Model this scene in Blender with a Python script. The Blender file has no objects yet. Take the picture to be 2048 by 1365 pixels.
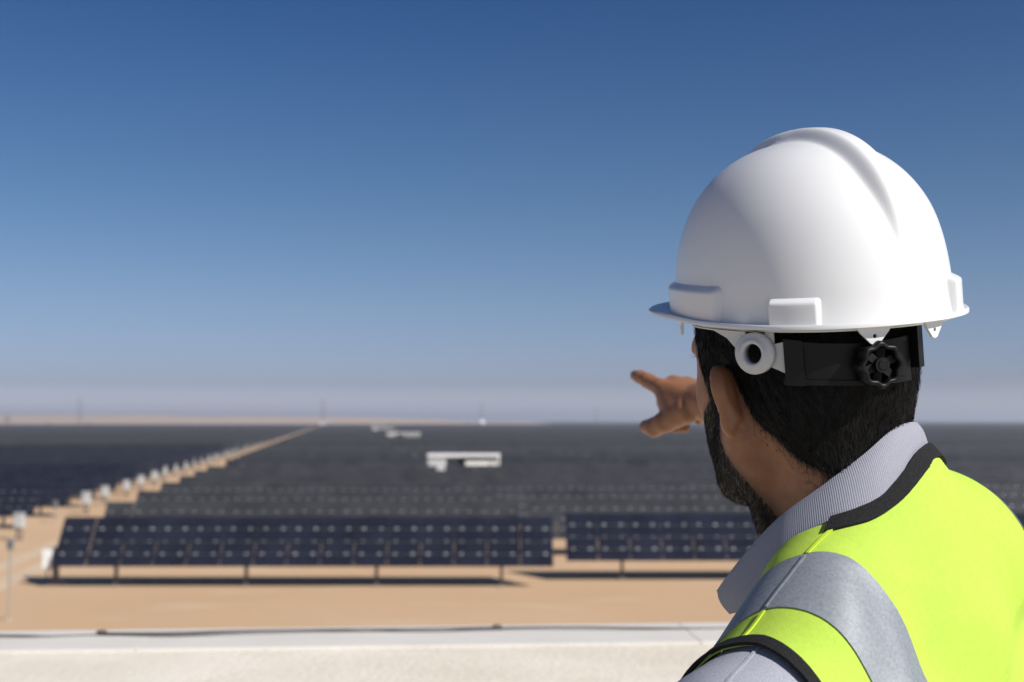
import bpy, bmesh, math, random
import numpy as np
from mathutils import Vector, Matrix, Euler

random.seed(7); rng = np.random.default_rng(7)
SC = bpy.context.scene
COL = SC.collection
R = math.radians

# ------------------------------------------------------------------ camera
CAM_Z = 6.2                       # eye height above the sand (standing on a roof terrace)
DECK_Z = CAM_Z - 1.62
FPX = 2400.0                      # focal length in photo pixels (2048 wide)
ALPHA = math.atan((842 - 682.5) / FPX)
cam_d = bpy.data.cameras.new('camera'); cam = bpy.data.objects.new('camera', cam_d); COL.objects.link(cam)
cam.location = (0, 0, CAM_Z); cam.rotation_euler = (R(90) + ALPHA, 0, 0)
cam_d.sensor_width = 36; cam_d.lens = FPX / 2048 * 36
cam_d.clip_start = 0.05; cam_d.clip_end = 60000
cam_d.dof.use_dof = True; cam_d.dof.focus_distance = 0.93; cam_d.dof.aperture_fstop = 7.8
SC.camera = cam
SC.render.resolution_x = 1024; SC.render.resolution_y = 682

# ------------------------------------------------------------------ light
SUN = Vector((0.60, -0.51, 0.62)).normalized()
sun_el = math.asin(SUN.z); sun_az = math.atan2(SUN.x, SUN.y)
w = bpy.data.worlds.new('World'); SC.world = w; w.use_nodes = True
nt = w.node_tree; nt.nodes.clear()
out = nt.nodes.new('ShaderNodeOutputWorld'); bg = nt.nodes.new('ShaderNodeBackground')
sky = nt.nodes.new('ShaderNodeTexSky'); sky.sky_type = 'NISHITA'; sky.sun_disc = False
sky.sun_elevation = sun_el; sky.sun_rotation = sun_az
sky.altitude = 300; sky.air_density = 1.0; sky.dust_density = 1.0; sky.ozone_density = 3.0
bg.inputs['Strength'].default_value = 0.077
# dust near the horizon, clear deep blue higher up: tint of the sky by elevation, the same all round
tcw = nt.nodes.new('ShaderNodeTexCoord'); sxyz = nt.nodes.new('ShaderNodeSeparateXYZ'); nt.links.new(tcw.outputs['Generated'], sxyz.inputs[0])
ramp = nt.nodes.new('ShaderNodeValToRGB'); ramp.color_ramp.interpolation = 'EASE'
SKY_T = [(0.0, (1.60, 1.55, 2.15)), (0.03, (0.69, 0.715, 1.05)), (0.10, (0.59, 0.66, 0.845)), (0.18, (0.415, 0.575, 0.745)), (0.34, (0.18, 0.40, 0.655)), (1.0, (0.20, 0.39, 0.62))]
cr = ramp.color_ramp
while len(cr.elements) < len(SKY_T): cr.elements.new(0.5)
for e, (p_, c_) in zip(cr.elements, SKY_T): e.position = p_; e.color = (*c_, 1)
cr.interpolation = 'LINEAR'
mulc = nt.nodes.new('ShaderNodeMixRGB'); mulc.blend_type = 'MULTIPLY'; mulc.inputs[0].default_value = 1.0
nt.links.new(sxyz.outputs['Z'], ramp.inputs[0]); nt.links.new(sky.outputs[0], mulc.inputs[1]); nt.links.new(ramp.outputs[0], mulc.inputs[2])
nt.links.new(mulc.outputs[0], bg.inputs[0]); nt.links.new(bg.outputs[0], out.inputs[0])
sd = bpy.data.lights.new('sun', 'SUN'); sd.energy = 4.9; sd.angle = R(0.53); sd.color = (1.0, 0.955, 0.89)
so = bpy.data.objects.new('sun', sd); COL.objects.link(so); so.location = (30, -10, 60)
so.rotation_euler = (-SUN).to_track_quat('-Z', 'Y').to_euler()
SC.view_settings.view_transform = 'Standard'; SC.view_settings.look = 'None'
SC.view_settings.gamma = 1.0; SC.view_settings.use_curve_mapping = False
SC.view_settings.exposure = 0.32

# ------------------------------------------------------------------ helpers
def P(px, py, Y):
    """world-relative point (camera at origin, X right, Y away, Z up) seen at a photo pixel at depth Y"""
    xc = (px - 1024) / FPX; yc = (682.5 - py) / FPX
    ca, sa = math.cos(ALPHA), math.sin(ALPHA)
    y = ca - sa * yc; z = sa + ca * yc
    return np.array([xc, y, z]) * (Y / y)

def tag(o, label=None, cat=None, group=None, kind=None):
    if label: o['label'] = label
    if cat: o['category'] = cat
    if group: o['group'] = group
    if kind: o['kind'] = kind
    return o

def empty(name, loc=(0, 0, 0), rz=0.0):
    o = bpy.data.objects.new(name, None); COL.objects.link(o)
    o.location = loc; o.rotation_euler = (0, 0, rz); o.empty_display_size = 0.2
    return o

def link(name, me, parent=None, loc=None, rot=None):
    o = bpy.data.objects.new(name, me); COL.objects.link(o)
    if parent: o.parent = parent
    if loc is not None: o.location = loc
    if rot is not None: o.rotation_euler = rot
    return o

def mesh_np(name, v, f, mat=None, smooth=True):
    me = bpy.data.meshes.new(name)
    me.from_pydata([tuple(map(float, p)) for p in v], [], [tuple(int(i) for i in q) for q in f])
    if mat: me.materials.append(mat)
    if smooth: me.shade_smooth()
    me.update()
    return me

class MB:
    """collects simple solids; build() links them as one mesh object"""
    def __init__(s): s.v = []; s.f = []
    def add(s, v, f):
        o = len(s.v); s.v += [tuple(p) for p in v]; s.f += [tuple(i + o for i in q) for q in f]; return s
    def box(s, c, d, M=None):
        x, y, z = d[0] / 2, d[1] / 2, d[2] / 2
        v = [Vector((sx * x, sy * y, sz * z)) for sz in (-1, 1) for sy in (-1, 1) for sx in (-1, 1)]
        if M is not None: v = [M @ p for p in v]
        v = [p + Vector(c) for p in v]
        return s.add(v, [(0, 2, 3, 1), (4, 5, 7, 6), (0, 1, 5, 4), (2, 6, 7, 3), (0, 4, 6, 2), (1, 3, 7, 5)])
    def bar(s, a, b, w, h=None):
        a, b = Vector(a), Vector(b); d = b - a; h = h or w
        q = d.to_track_quat('Z', 'Y').to_matrix()
        return s.box((a + b) / 2, (w, h, d.length), q)
    def tube(s, pts, r, n=8, cap=True):
        pts = [Vector(p) for p in pts]; o = len(s.v)
        rr = r if isinstance(r, (list, tuple)) else [r] * len(pts)
        up = None
        for i, p in enumerate(pts):
            t = (pts[min(i + 1, len(pts) - 1)] - pts[max(i - 1, 0)]).normalized()
            if up is None:
                up = t.orthogonal().normalized()
            up = (up - t * up.dot(t)).normalized(); sd_ = t.cross(up)
            for k in range(n):
                a = 2 * math.pi * k / n
                s.v.append(tuple(p + (up * math.cos(a) + sd_ * math.sin(a)) * rr[i]))
        for i in range(len(pts) - 1):
            for k in range(n):
                k2 = (k + 1) % n
                s.f.append((o + i * n + k, o + i * n + k2, o + (i + 1) * n + k2, o + (i + 1) * n + k))
        if cap:
            s.f.append(tuple(o + k for k in range(n))[::-1]); e = o + (len(pts) - 1) * n
            s.f.append(tuple(e + k for k in range(n)))
        return s
    def cyl(s, c, r, h, n=16, r2=None):
        return s.tube([(c[0], c[1], c[2]), (c[0], c[1], c[2] + h)], [r, r if r2 is None else r2], n)
    def mesh(s, name, mat=None, smooth=False, bevel=0):
        me = bpy.data.meshes.new(name); me.from_pydata(s.v, [], s.f)
        if bevel:
            bm = bmesh.new(); bm.from_mesh(me)
            bmesh.ops.bevel(bm, geom=bm.edges[:], offset=bevel, segments=2, affect='EDGES', profile=0.6)
            bm.to_mesh(me); bm.free()
        if mat: me.materials.append(mat)
        if smooth: me.shade_smooth()
        me.update(); return me
    def build(s, name, mat=None, parent=None, loc=None, rot=None, smooth=False, bevel=0):
        return link(name, s.mesh(name, mat, smooth, bevel), parent, loc, rot)

def solidify(o, t, offset=-1):
    m = o.modifiers.new('solid', 'SOLIDIFY'); m.thickness = t; m.offset = offset
    e = o.modifiers.new('split', 'EDGE_SPLIT'); e.split_angle = R(50); e.use_edge_sharp = False
    return o

# ------------------------------------------------------------------ materials
def mat(name, col, rough=0.6, metal=0.0, spec=0.5, noise=0.0, nscale=20.0, bump=0.0, bscale=80.0, bdist=0.002, sss=0.0, coat=0.0, sheen=0.0, col2=None, detail=6.0, stretch=None):
    m = bpy.data.materials.new(name); m.use_nodes = True
    t = m.node_tree; b = t.nodes['Principled BSDF']
    b.inputs['Base Color'].default_value = (*col, 1); b.inputs['Roughness'].default_value = rough
    b.inputs['Metallic'].default_value = metal; b.inputs['Specular IOR Level'].default_value = spec
    if sss:
        b.inputs['Subsurface Weight'].default_value = sss
        b.inputs['Subsurface Radius'].default_value = (1.0, 0.35, 0.2); b.inputs['Subsurface Scale'].default_value = 0.006
    if coat: b.inputs['Coat Weight'].default_value = coat; b.inputs['Coat Roughness'].default_value = 0.12
    if sheen: b.inputs['Sheen Weight'].default_value = sheen
    tc = t.nodes.new('ShaderNodeTexCoord'); src = tc.outputs['Object']
    if stretch:
        mp = t.nodes.new('ShaderNodeMapping'); mp.inputs['Scale'].default_value = stretch
        t.links.new(src, mp.inputs[0]); src = mp.outputs[0]
    if noise or col2:
        n = t.nodes.new('ShaderNodeTexNoise'); n.inputs['Scale'].default_value = nscale; n.inputs['Detail'].default_value = detail
        t.links.new(src, n.inputs['Vector'])
        rp = t.nodes.new('ShaderNodeValToRGB')
        c2 = col2 if col2 else tuple(min(1, c * (1 + noise)) for c in col)
        c1 = col if col2 else tuple(c * (1 - noise) for c in col)
        rp.color_ramp.elements[0].color = (*c1, 1); rp.color_ramp.elements[1].color = (*c2, 1)
        rp.color_ramp.elements[0].position = 0.32; rp.color_ramp.elements[1].position = 0.68
        t.links.new(n.outputs['Fac'], rp.inputs[0]); t.links.new(rp.outputs[0], b.inputs['Base Color'])
    if bump:
        n2 = t.nodes.new('ShaderNodeTexNoise'); n2.inputs['Scale'].default_value = bscale; n2.inputs['Detail'].default_value = 4
        t.links.new(src, n2.inputs['Vector'])
        bp = t.nodes.new('ShaderNodeBump'); bp.inputs['Strength'].default_value = bump; bp.inputs['Distance'].default_value = bdist
        t.links.new(n2.outputs['Fac'], bp.inputs['Height']); t.links.new(bp.outputs[0], b.inputs['Normal'])
    return m

M = {}
M['helmet'] = mat('white_plastic', (0.655, 0.66, 0.66), 0.28, spec=0.5, bump=0.03, bscale=900, bdist=0.0003)
M['strap_grey'] = mat('grey_strap', (0.50, 0.50, 0.49), 0.5)
M['black_plastic'] = mat('black_plastic', (0.0035, 0.0035, 0.004), 0.45, spec=0.25, bump=0.05, bscale=400, bdist=0.0004)
M['vest'] = mat('lime_vest', (0.395, 0.56, 0.068), 0.75, spec=0.2, noise=0.045, nscale=260, bump=0.3, bscale=900, bdist=0.0007)
M['vest_seam'] = mat('seam_lime', (0.46, 0.60, 0.05), 0.7, spec=0.2)
M['trim'] = mat('black_binding', (0.014, 0.014, 0.015), 0.9, spec=0.2, bump=0.5, bscale=1800, bdist=0.0008, noise=0.5, nscale=900)
M['reflective'] = mat('reflective_tape', (0.195, 0.215, 0.24), 0.55, metal=0.1, spec=0.4, noise=0.14, nscale=420, bump=0.12, bscale=900, bdist=0.0004)
M['trouser'] = mat('navy_trouser', (0.03, 0.035, 0.05), 0.9)
M['boot'] = mat('brown_boot', (0.06, 0.035, 0.02), 0.6)
M['hair'] = mat('black_hair', (0.003, 0.0026, 0.0023), 0.55, spec=0.18)
M['beard'] = mat('black_beard', (0.007, 0.005, 0.004), 0.55, spec=0.25)
M['eye'] = mat('eye_white', (0.75, 0.72, 0.68), 0.1)
M['galv'] = mat('galvanised_steel', (0.42, 0.42, 0.41), 0.45, metal=0.6, noise=0.12, nscale=6)
M['post'] = mat('weathered_steel', (0.16, 0.155, 0.15), 0.6, metal=0.4, noise=0.2, nscale=4)
M['clamp'] = mat('aluminium_clamp', (0.54, 0.54, 0.53), 0.35, metal=0.5)
M['cab'] = mat('pale_cabinet', (0.48, 0.50, 0.505), 0.5, noise=0.05, nscale=3)
M['cab_d'] = mat('cabinet_dark', (0.09, 0.095, 0.10), 0.6)
M['white'] = mat('white_sheet', (0.74, 0.75, 0.74), 0.55, noise=0.05, nscale=1.2)
M['grey'] = mat('grey_sheet', (0.42, 0.42, 0.42), 0.6, noise=0.08, nscale=1.2)
M['dark'] = mat('dark_equipment', (0.03, 0.03, 0.032), 0.6)
M['pylon'] = mat('pylon_steel', (0.22, 0.22, 0.22), 0.6, metal=0.3)
M['cable'] = mat('black_cable', (0.085, 0.078, 0.072), 0.6)
M['leaf'] = mat('dry_leaf', (0.05, 0.06, 0.03), 0.8, noise=0.4, nscale=2)
M['bark'] = mat('bark', (0.10, 0.07, 0.05), 0.9)
M['shirt'] = mat('grey_knit', (0.33, 0.335, 0.385), 0.9, spec=0.15, noise=0.13, nscale=700, bump=0.5, bscale=1100, bdist=0.0009, detail=3)
M['deck'] = mat('deck_concrete', (0.5, 0.47, 0.42), 0.85, noise=0.1, nscale=2)

def glass_mat(name, col, rough):
    m = bpy.data.materials.new(name); m.use_nodes = True
    t = m.node_tree; b = t.nodes['Principled BSDF']
    b.inputs['Roughness'].default_value = rough
    b.inputs['IOR'].default_value = 1.5
    tc = t.nodes.new('ShaderNodeTexCoord'); n = t.nodes.new('ShaderNodeTexNoise'); n.inputs['Scale'].default_value = 0.9; n.inputs['Detail'].default_value = 3
    oi = t.nodes.new('ShaderNodeObjectInfo'); ad = t.nodes.new('ShaderNodeVectorMath'); ad.operation = 'ADD'
    t.links.new(tc.outputs['Object'], ad.inputs[0]); t.links.new(oi.outputs['Location'], ad.inputs[1])
    t.links.new(ad.outputs[0], n.inputs['Vector'])
    rp = t.nodes.new('ShaderNodeValToRGB')
    rp.color_ramp.elements[0].position = 0.3; rp.color_ramp.elements[1].position = 0.75
    rp.color_ramp.elements[0].color = (*[c * 0.8 for c in col], 1); rp.color_ramp.elements[1].color = (*[c * 1.3 for c in col], 1)
    mlt = t.nodes.new('ShaderNodeMixRGB'); mlt.blend_type = 'MULTIPLY'; mlt.inputs[0].default_value = 1
    mr = t.nodes.new('ShaderNodeMapRange'); mr.inputs['To Min'].default_value = 0.92; mr.inputs['To Max'].default_value = 1.08
    t.links.new(oi.outputs['Random'], mr.inputs['Value']); t.links.new(mr.outputs[0], mlt.inputs[2])
    t.links.new(n.outputs['Fac'], rp.inputs[0]); t.links.new(rp.outputs[0], mlt.inputs[1]); t.links.new(mlt.outputs[0], b.inputs['Base Color'])
    return m
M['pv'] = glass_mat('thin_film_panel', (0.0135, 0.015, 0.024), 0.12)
M['pv_far'] = glass_mat('thin_film_panel_painted_sheen', (0.036, 0.037, 0.040), 0.22)  # greyer base colour: reflection off the tilted tables painted into the glass
M['pv_far_b'] = glass_mat('thin_film_panel_sheen_shade_row', (0.027, 0.028, 0.032), 0.2)  # darker row tone, paints the shade gaps between rows into the glass
M['pv_far_c'] = glass_mat('thin_film_panel_sheen_light_row', (0.045, 0.046, 0.049), 0.24)  # paler row tone, paints the lighter row edges into the glass
M['pv_mid'] = glass_mat('thin_film_panel_faint_sheen', (0.019, 0.021, 0.029), 0.15)  # in-between tone, carries only part of the painted reflection
M['pv_back'] = mat('panel_back', (0.03, 0.03, 0.035), 0.6)

# sand
def sand_mat():
    m = bpy.data.materials.new('desert_sand'); m.use_nodes = True
    t = m.node_tree; b = t.nodes['Principled BSDF']; b.inputs['Roughness'].default_value = 0.95; b.inputs['Specular IOR Level'].default_value = 0.1
    tc = t.nodes.new('ShaderNodeTexCoord')
    def noise(sc, det, stretch=(1, 1, 1)):
        mp = t.nodes.new('ShaderNodeMapping'); mp.inputs['Scale'].default_value = stretch
        n = t.nodes.new('ShaderNodeTexNoise'); n.inputs['Scale'].default_value = sc; n.inputs['Detail'].default_value = det
        t.links.new(tc.outputs['Object'], mp.inputs[0]); t.links.new(mp.outputs[0], n.inputs['Vector']); return n
    n1 = noise(0.05, 6); n2 = noise(0.6, 8, (0.35, 1, 1)); n3 = noise(9, 4)
    r1 = t.nodes.new('ShaderNodeValToRGB'); r1.color_ramp.elements[0].position = 0.35; r1.color_ramp.elements[1].position = 0.7
    r1.color_ramp.elements[0].color = (0.52, 0.345, 0.205, 1); r1.color_ramp.elements[1].color = (0.58, 0.405, 0.26, 1)
    t.links.new(n1.outputs['Fac'], r1.inputs[0])
    r2 = t.nodes.new('ShaderNodeValToRGB'); r2.color_ramp.elements[0].position = 0.56; r2.color_ramp.elements[1].position = 0.74
    r2.color_ramp.elements[0].color = (0, 0, 0, 1); r2.color_ramp.elements[1].color = (0.55, 0.55, 0.55, 1)
    t.links.new(n2.outputs['Fac'], r2.inputs[0])
    mx = t.nodes.new('ShaderNodeMixRGB'); mx.inputs[2].default_value = (0.60, 0.475, 0.345, 1)
    t.links.new(r2.outputs[0], mx.inputs[0]); t.links.new(r1.outputs[0], mx.inputs[1])
    m3 = t.nodes.new('ShaderNodeMixRGB'); m3.blend_type = 'MULTIPLY'; m3.inputs[0].default_value = 0.35
    r3 = t.nodes.new('ShaderNodeValToRGB'); r3.color_ramp.elements[0].color = (0.7, 0.66, 0.62, 1); r3.color_ramp.elements[0].position = 0.3; r3.color_ramp.elements[1].position = 0.6
    t.links.new(n3.outputs['Fac'], r3.inputs[0]); t.links.new(mx.outputs[0], m3.inputs[1]); t.links.new(r3.outputs[0], m3.inputs[2])
    t.links.new(m3.outputs[0], b.inputs['Base Color'])
    bp = t.nodes.new('ShaderNodeBump'); bp.inputs['Strength'].default_value = 0.4; bp.inputs['Distance'].default_value = 0.05
    t.links.new(n2.outputs['Fac'], bp.inputs['Height']); t.links.new(bp.outputs[0], b.inputs['Normal'])
    return m
M['sand'] = sand_mat()
M['track'] = mat('packed_track', (0.56, 0.42, 0.295), 0.95, spec=0.1, noise=0.08, nscale=0.5, bump=0.3, bscale=2, bdist=0.03)

def plaster_mat(name, c1, c2, stain, bump):
    m = bpy.data.materials.new(name); m.use_nodes = True
    t = m.node_tree; b = t.nodes['Principled BSDF']; b.inputs['Roughness'].default_value = 0.85; b.inputs['Specular IOR Level'].default_value = 0.2
    tc = t.nodes.new('ShaderNodeTexCoord')
    def noise(sc, det, stretch=(1, 1, 1), rough=0.5):
        mp = t.nodes.new('ShaderNodeMapping'); mp.inputs['Scale'].default_value = stretch
        n = t.nodes.new('ShaderNodeTexNoise'); n.inputs['Scale'].default_value = sc; n.inputs['Detail'].default_value = det; n.inputs['Roughness'].default_value = rough
        t.links.new(tc.outputs['Object'], mp.inputs[0]); t.links.new(mp.outputs[0], n.inputs['Vector']); return n
    n1 = noise(3.5, 8, (1, 1, 1), 0.65); n2 = noise(2.2, 6, (0.12, 2.5, 1), 0.6); n3 = noise(60, 6)
    r1 = t.nodes.new('ShaderNodeValToRGB'); r1.color_ramp.elements[0].position = 0.35; r1.color_ramp.elements[1].position = 0.65
    r1.color_ramp.elements[0].color = (*c1, 1); r1.color_ramp.elements[1].color = (*c2, 1)
    t.links.new(n1.outputs['Fac'], r1.inputs[0])
    r2 = t.nodes.new('ShaderNodeValToRGB'); r2.color_ramp.elements[0].position = 0.60; r2.color_ramp.elements[1].position = 0.72
    r2.color_ramp.elements[0].color = (0, 0, 0, 1); r2.color_ramp.elements[1].color = (0.5, 0.5, 0.5, 1)
    t.links.new(n2.outputs['Fac'], r2.inputs[0])
    mx = t.nodes.new('ShaderNodeMixRGB'); mx.inputs[2].default_value = (*stain, 1)
    t.links.new(r2.outputs[0], mx.inputs[0]); t.links.new(r1.outputs[0], mx.inputs[1]); t.links.new(mx.outputs[0], b.inputs['Base Color'])
    bp = t.nodes.new('ShaderNodeBump'); bp.inputs['Strength'].default_value = bump; bp.inputs['Distance'].default_value = 0.006
    ad = t.nodes.new('ShaderNodeMath'); ad.operation = 'ADD'
    t.links.new(n1.outputs['Fac'], ad.inputs[0]); t.links.new(n3.outputs['Fac'], ad.inputs[1])
    t.links.new(ad.outputs[0], bp.inputs['Height']); t.links.new(bp.outputs[0], b.inputs['Normal'])
    return m
M['plaster'] = plaster_mat('cream_plaster', (0.64, 0.575, 0.475), (0.73, 0.67, 0.575), (0.52, 0.45, 0.36), 0.6)
M['coping'] = plaster_mat('grey_coping_paint', (0.565, 0.535, 0.495), (0.61, 0.58, 0.54), (0.5, 0.47, 0.44), 0.15)

# skin with a beard-shadow vertex attribute (stubble pigment)
def skin_mat():
    m = bpy.data.materials.new('skin'); m.use_nodes = True
    t = m.node_tree; b = t.nodes['Principled BSDF']
    b.inputs['Roughness'].default_value = 0.48; b.inputs['Specular IOR Level'].default_value = 0.4
    b.inputs['Subsurface Weight'].default_value = 0.25; b.inputs['Subsurface Radius'].default_value = (1.0, 0.35, 0.2); b.inputs['Subsurface Scale'].default_value = 0.006
    tc = t.nodes.new('ShaderNodeTexCoord')
    n = t.nodes.new('ShaderNodeTexNoise'); n.inputs['Scale'].default_value = 70; n.inputs['Detail'].default_value = 10; n.inputs['Roughness'].default_value = 0.62
    t.links.new(tc.outputs['Object'], n.inputs['Vector'])
    rp = t.nodes.new('ShaderNodeValToRGB'); rp.color_ramp.elements[0].position = 0.3; rp.color_ramp.elements[1].position = 0.7
    rp.color_ramp.elements[0].color = (0.235, 0.100, 0.045, 1); rp.color_ramp.elements[1].color = (0.315, 0.145, 0.070, 1)
    t.links.new(n.outputs['Fac'], rp.inputs[0])
    at = t.nodes.new('ShaderNodeAttribute'); at.attribute_name = 'stubble'
    n2 = t.nodes.new('ShaderNodeTexNoise'); n2.inputs['Scale'].default_value = 900; n2.inputs['Detail'].default_value = 2
    t.links.new(tc.outputs['Object'], n2.inputs['Vector'])
    mm = t.nodes.new('ShaderNodeMath'); mm.operation = 'MULTIPLY'
    ma = t.nodes.new('ShaderNodeMath'); ma.operation = 'MULTIPLY_ADD'; ma.inputs[1].default_value = 0.8; ma.inputs[2].default_value = 0.62; ma.use_clamp = True
    t.links.new(n2.outputs['Fac'], ma.inputs[0])
    t.links.new(at.outputs['Fac'], mm.inputs[0]); t.links.new(ma.outputs[0], mm.inputs[1])
    mx = t.nodes.new('ShaderNodeMixRGB'); mx.inputs[2].default_value = (0.016, 0.011, 0.008, 1)
    t.links.new(mm.outputs[0], mx.inputs[0]); t.links.new(rp.outputs[0], mx.inputs[1]); t.links.new(mx.outputs[0], b.inputs['Base Color'])
    n3 = t.nodes.new('ShaderNodeTexNoise'); n3.inputs['Scale'].default_value = 500; n3.inputs['Detail'].default_value = 3
    t.links.new(tc.outputs['Object'], n3.inputs['Vector'])
    bp = t.nodes.new('ShaderNodeBump'); bp.inputs['Strength'].default_value = 0.35; bp.inputs['Distance'].default_value = 0.0006
    t.links.new(n3.outputs['Fac'], bp.inputs['Height']); t.links.new(bp.outputs[0], b.inputs['Normal'])
    return m
M['skin'] = skin_mat()
# ribbed collar knit: ribs follow the mesh UV
def rib_mat():
    m = bpy.data.materials.new('ribbed_grey_knit'); m.use_nodes = True
    t = m.node_tree; b = t.nodes['Principled BSDF']
    b.inputs['Roughness'].default_value = 0.9; b.inputs['Specular IOR Level'].default_value = 0.15
    tc = t.nodes.new('ShaderNodeTexCoord')
    wv = t.nodes.new('ShaderNodeTexWave'); wv.wave_type = 'BANDS'; wv.bands_direction = 'X'
    wv.inputs['Scale'].default_value = 175.0; wv.inputs['Distortion'].default_value = 0.25; wv.inputs['Detail'].default_value = 1
    t.links.new(tc.outputs['UV'], wv.inputs['Vector'])
    n = t.nodes.new('ShaderNodeTexNoise'); n.inputs['Scale'].default_value = 800; n.inputs['Detail'].default_value = 3
    t.links.new(tc.outputs['Object'], n.inputs['Vector'])
    rp = t.nodes.new('ShaderNodeValToRGB'); rp.color_ramp.elements[0].position = 0.3; rp.color_ramp.elements[1].position = 0.7
    rp.color_ramp.elements[0].color = (0.245, 0.25, 0.298, 1); rp.color_ramp.elements[1].color = (0.290, 0.295, 0.345, 1)
    t.links.new(n.outputs['Fac'], rp.inputs[0]); t.links.new(rp.outputs[0], b.inputs['Base Color'])
    ad = t.nodes.new('ShaderNodeMath'); ad.operation = 'MULTIPLY_ADD'; ad.inputs[1].default_value = 0.35
    t.links.new(n.outputs['Fac'], ad.inputs[0]); t.links.new(wv.outputs['Fac'], ad.inputs[2])
    bp = t.nodes.new('ShaderNodeBump'); bp.inputs['Strength'].default_value = 0.4; bp.inputs['Distance'].default_value = 0.0006
    t.links.new(ad.outputs[0], bp.inputs['Height']); t.links.new(bp.outputs[0], b.inputs['Normal'])
    return m
M['rib'] = rib_mat()
# ================================================================== SETTING
def ground():
    vs, fs = [], []
    rings = [0, 20, 60, 150, 400, 1000, 2500, 5000, 8000, 12000]; n = 48
    vs.append((0, 0, 0))
    for r in rings[1:]:
        for k in range(n):
            a = 2 * math.pi * k / n; vs.append((r * math.cos(a), r * math.sin(a), 0))
    for k in range(n): fs.append((0, 1 + k, 1 + (k + 1) % n))
    for i in range(len(rings) - 2):
        for k in range(n):
            a, b = 1 + i * n + k, 1 + i * n + (k + 1) % n
            fs.append((a, a + n, b + n, b))
    tag(link('ground', mesh_np('ground', vs, fs, M['sand'], False)), 'flat pale sandy desert ground under the solar rows', kind='structure')
    # service track along the aisle
    for off, wd in ((-2.2, 0.55), (-3.9, 0.55)):
        vs, fs = [], []
        Ds = [37, 41, 45, 50, 56, 64, 75, 90, 120, 170, 260, 420, 800, 1250]
        for D in Ds:
            x = -16.95 - 0.145 * (D - 45) + off + 0.22 * math.sin(D * 0.13)
            w_ = wd * (1 + 0.25 * math.sin(D * 0.41 + off))
            vs += [(x - w_, D, 0.005), (x + w_, D, 0.005)]
        for i in range(len(Ds) - 1): fs.append((2 * i, 2 * i + 1, 2 * i + 3, 2 * i + 2))
        tag(link('wheel_track', mesh_np('wheel_track', vs, fs, M['track'], False)), 'pale compacted wheel track running along the sandy aisle', kind='structure')
    # low hills on the horizon, left
    prof = [(-9000, 24), (-5000, 30), (-3000, 26), (-1900, 25), (-1280, 21.5), (-900, 19.5), (-600, 17), (-420, 14.2), (-330, 13.4), (-230, 10.5), (-120, 4), (0, 0)]
    vs, fs = [], []; xs = np.arange(-8800, 1, 60.0)
    for x in xs:
        h = float(np.interp(x, [p[0] for p in prof], [p[1] for p in prof]))
        h += 0.9 * math.sin(x * 0.011) + 0.6 * math.sin(x * 0.027 + 1) if h > 3 else 0
        for y, q in ((2450, -0.02), (2700, 0.45), (3000, 1.0), (3500, 0.9), (4200, 0.5), (5200, -0.02)):
            vs.append((x, y, max(h, 0) * q - 0.01))
    for i in range(len(xs) - 1):
        for j in range(5):
            a = i * 6 + j; fs.append((a, a + 6, a + 7, a + 1))
    tag(link('hills', mesh_np('hills', vs, fs, M['sand'])), 'low sandy rise along the left horizon', kind='structure')
ground()

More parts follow.
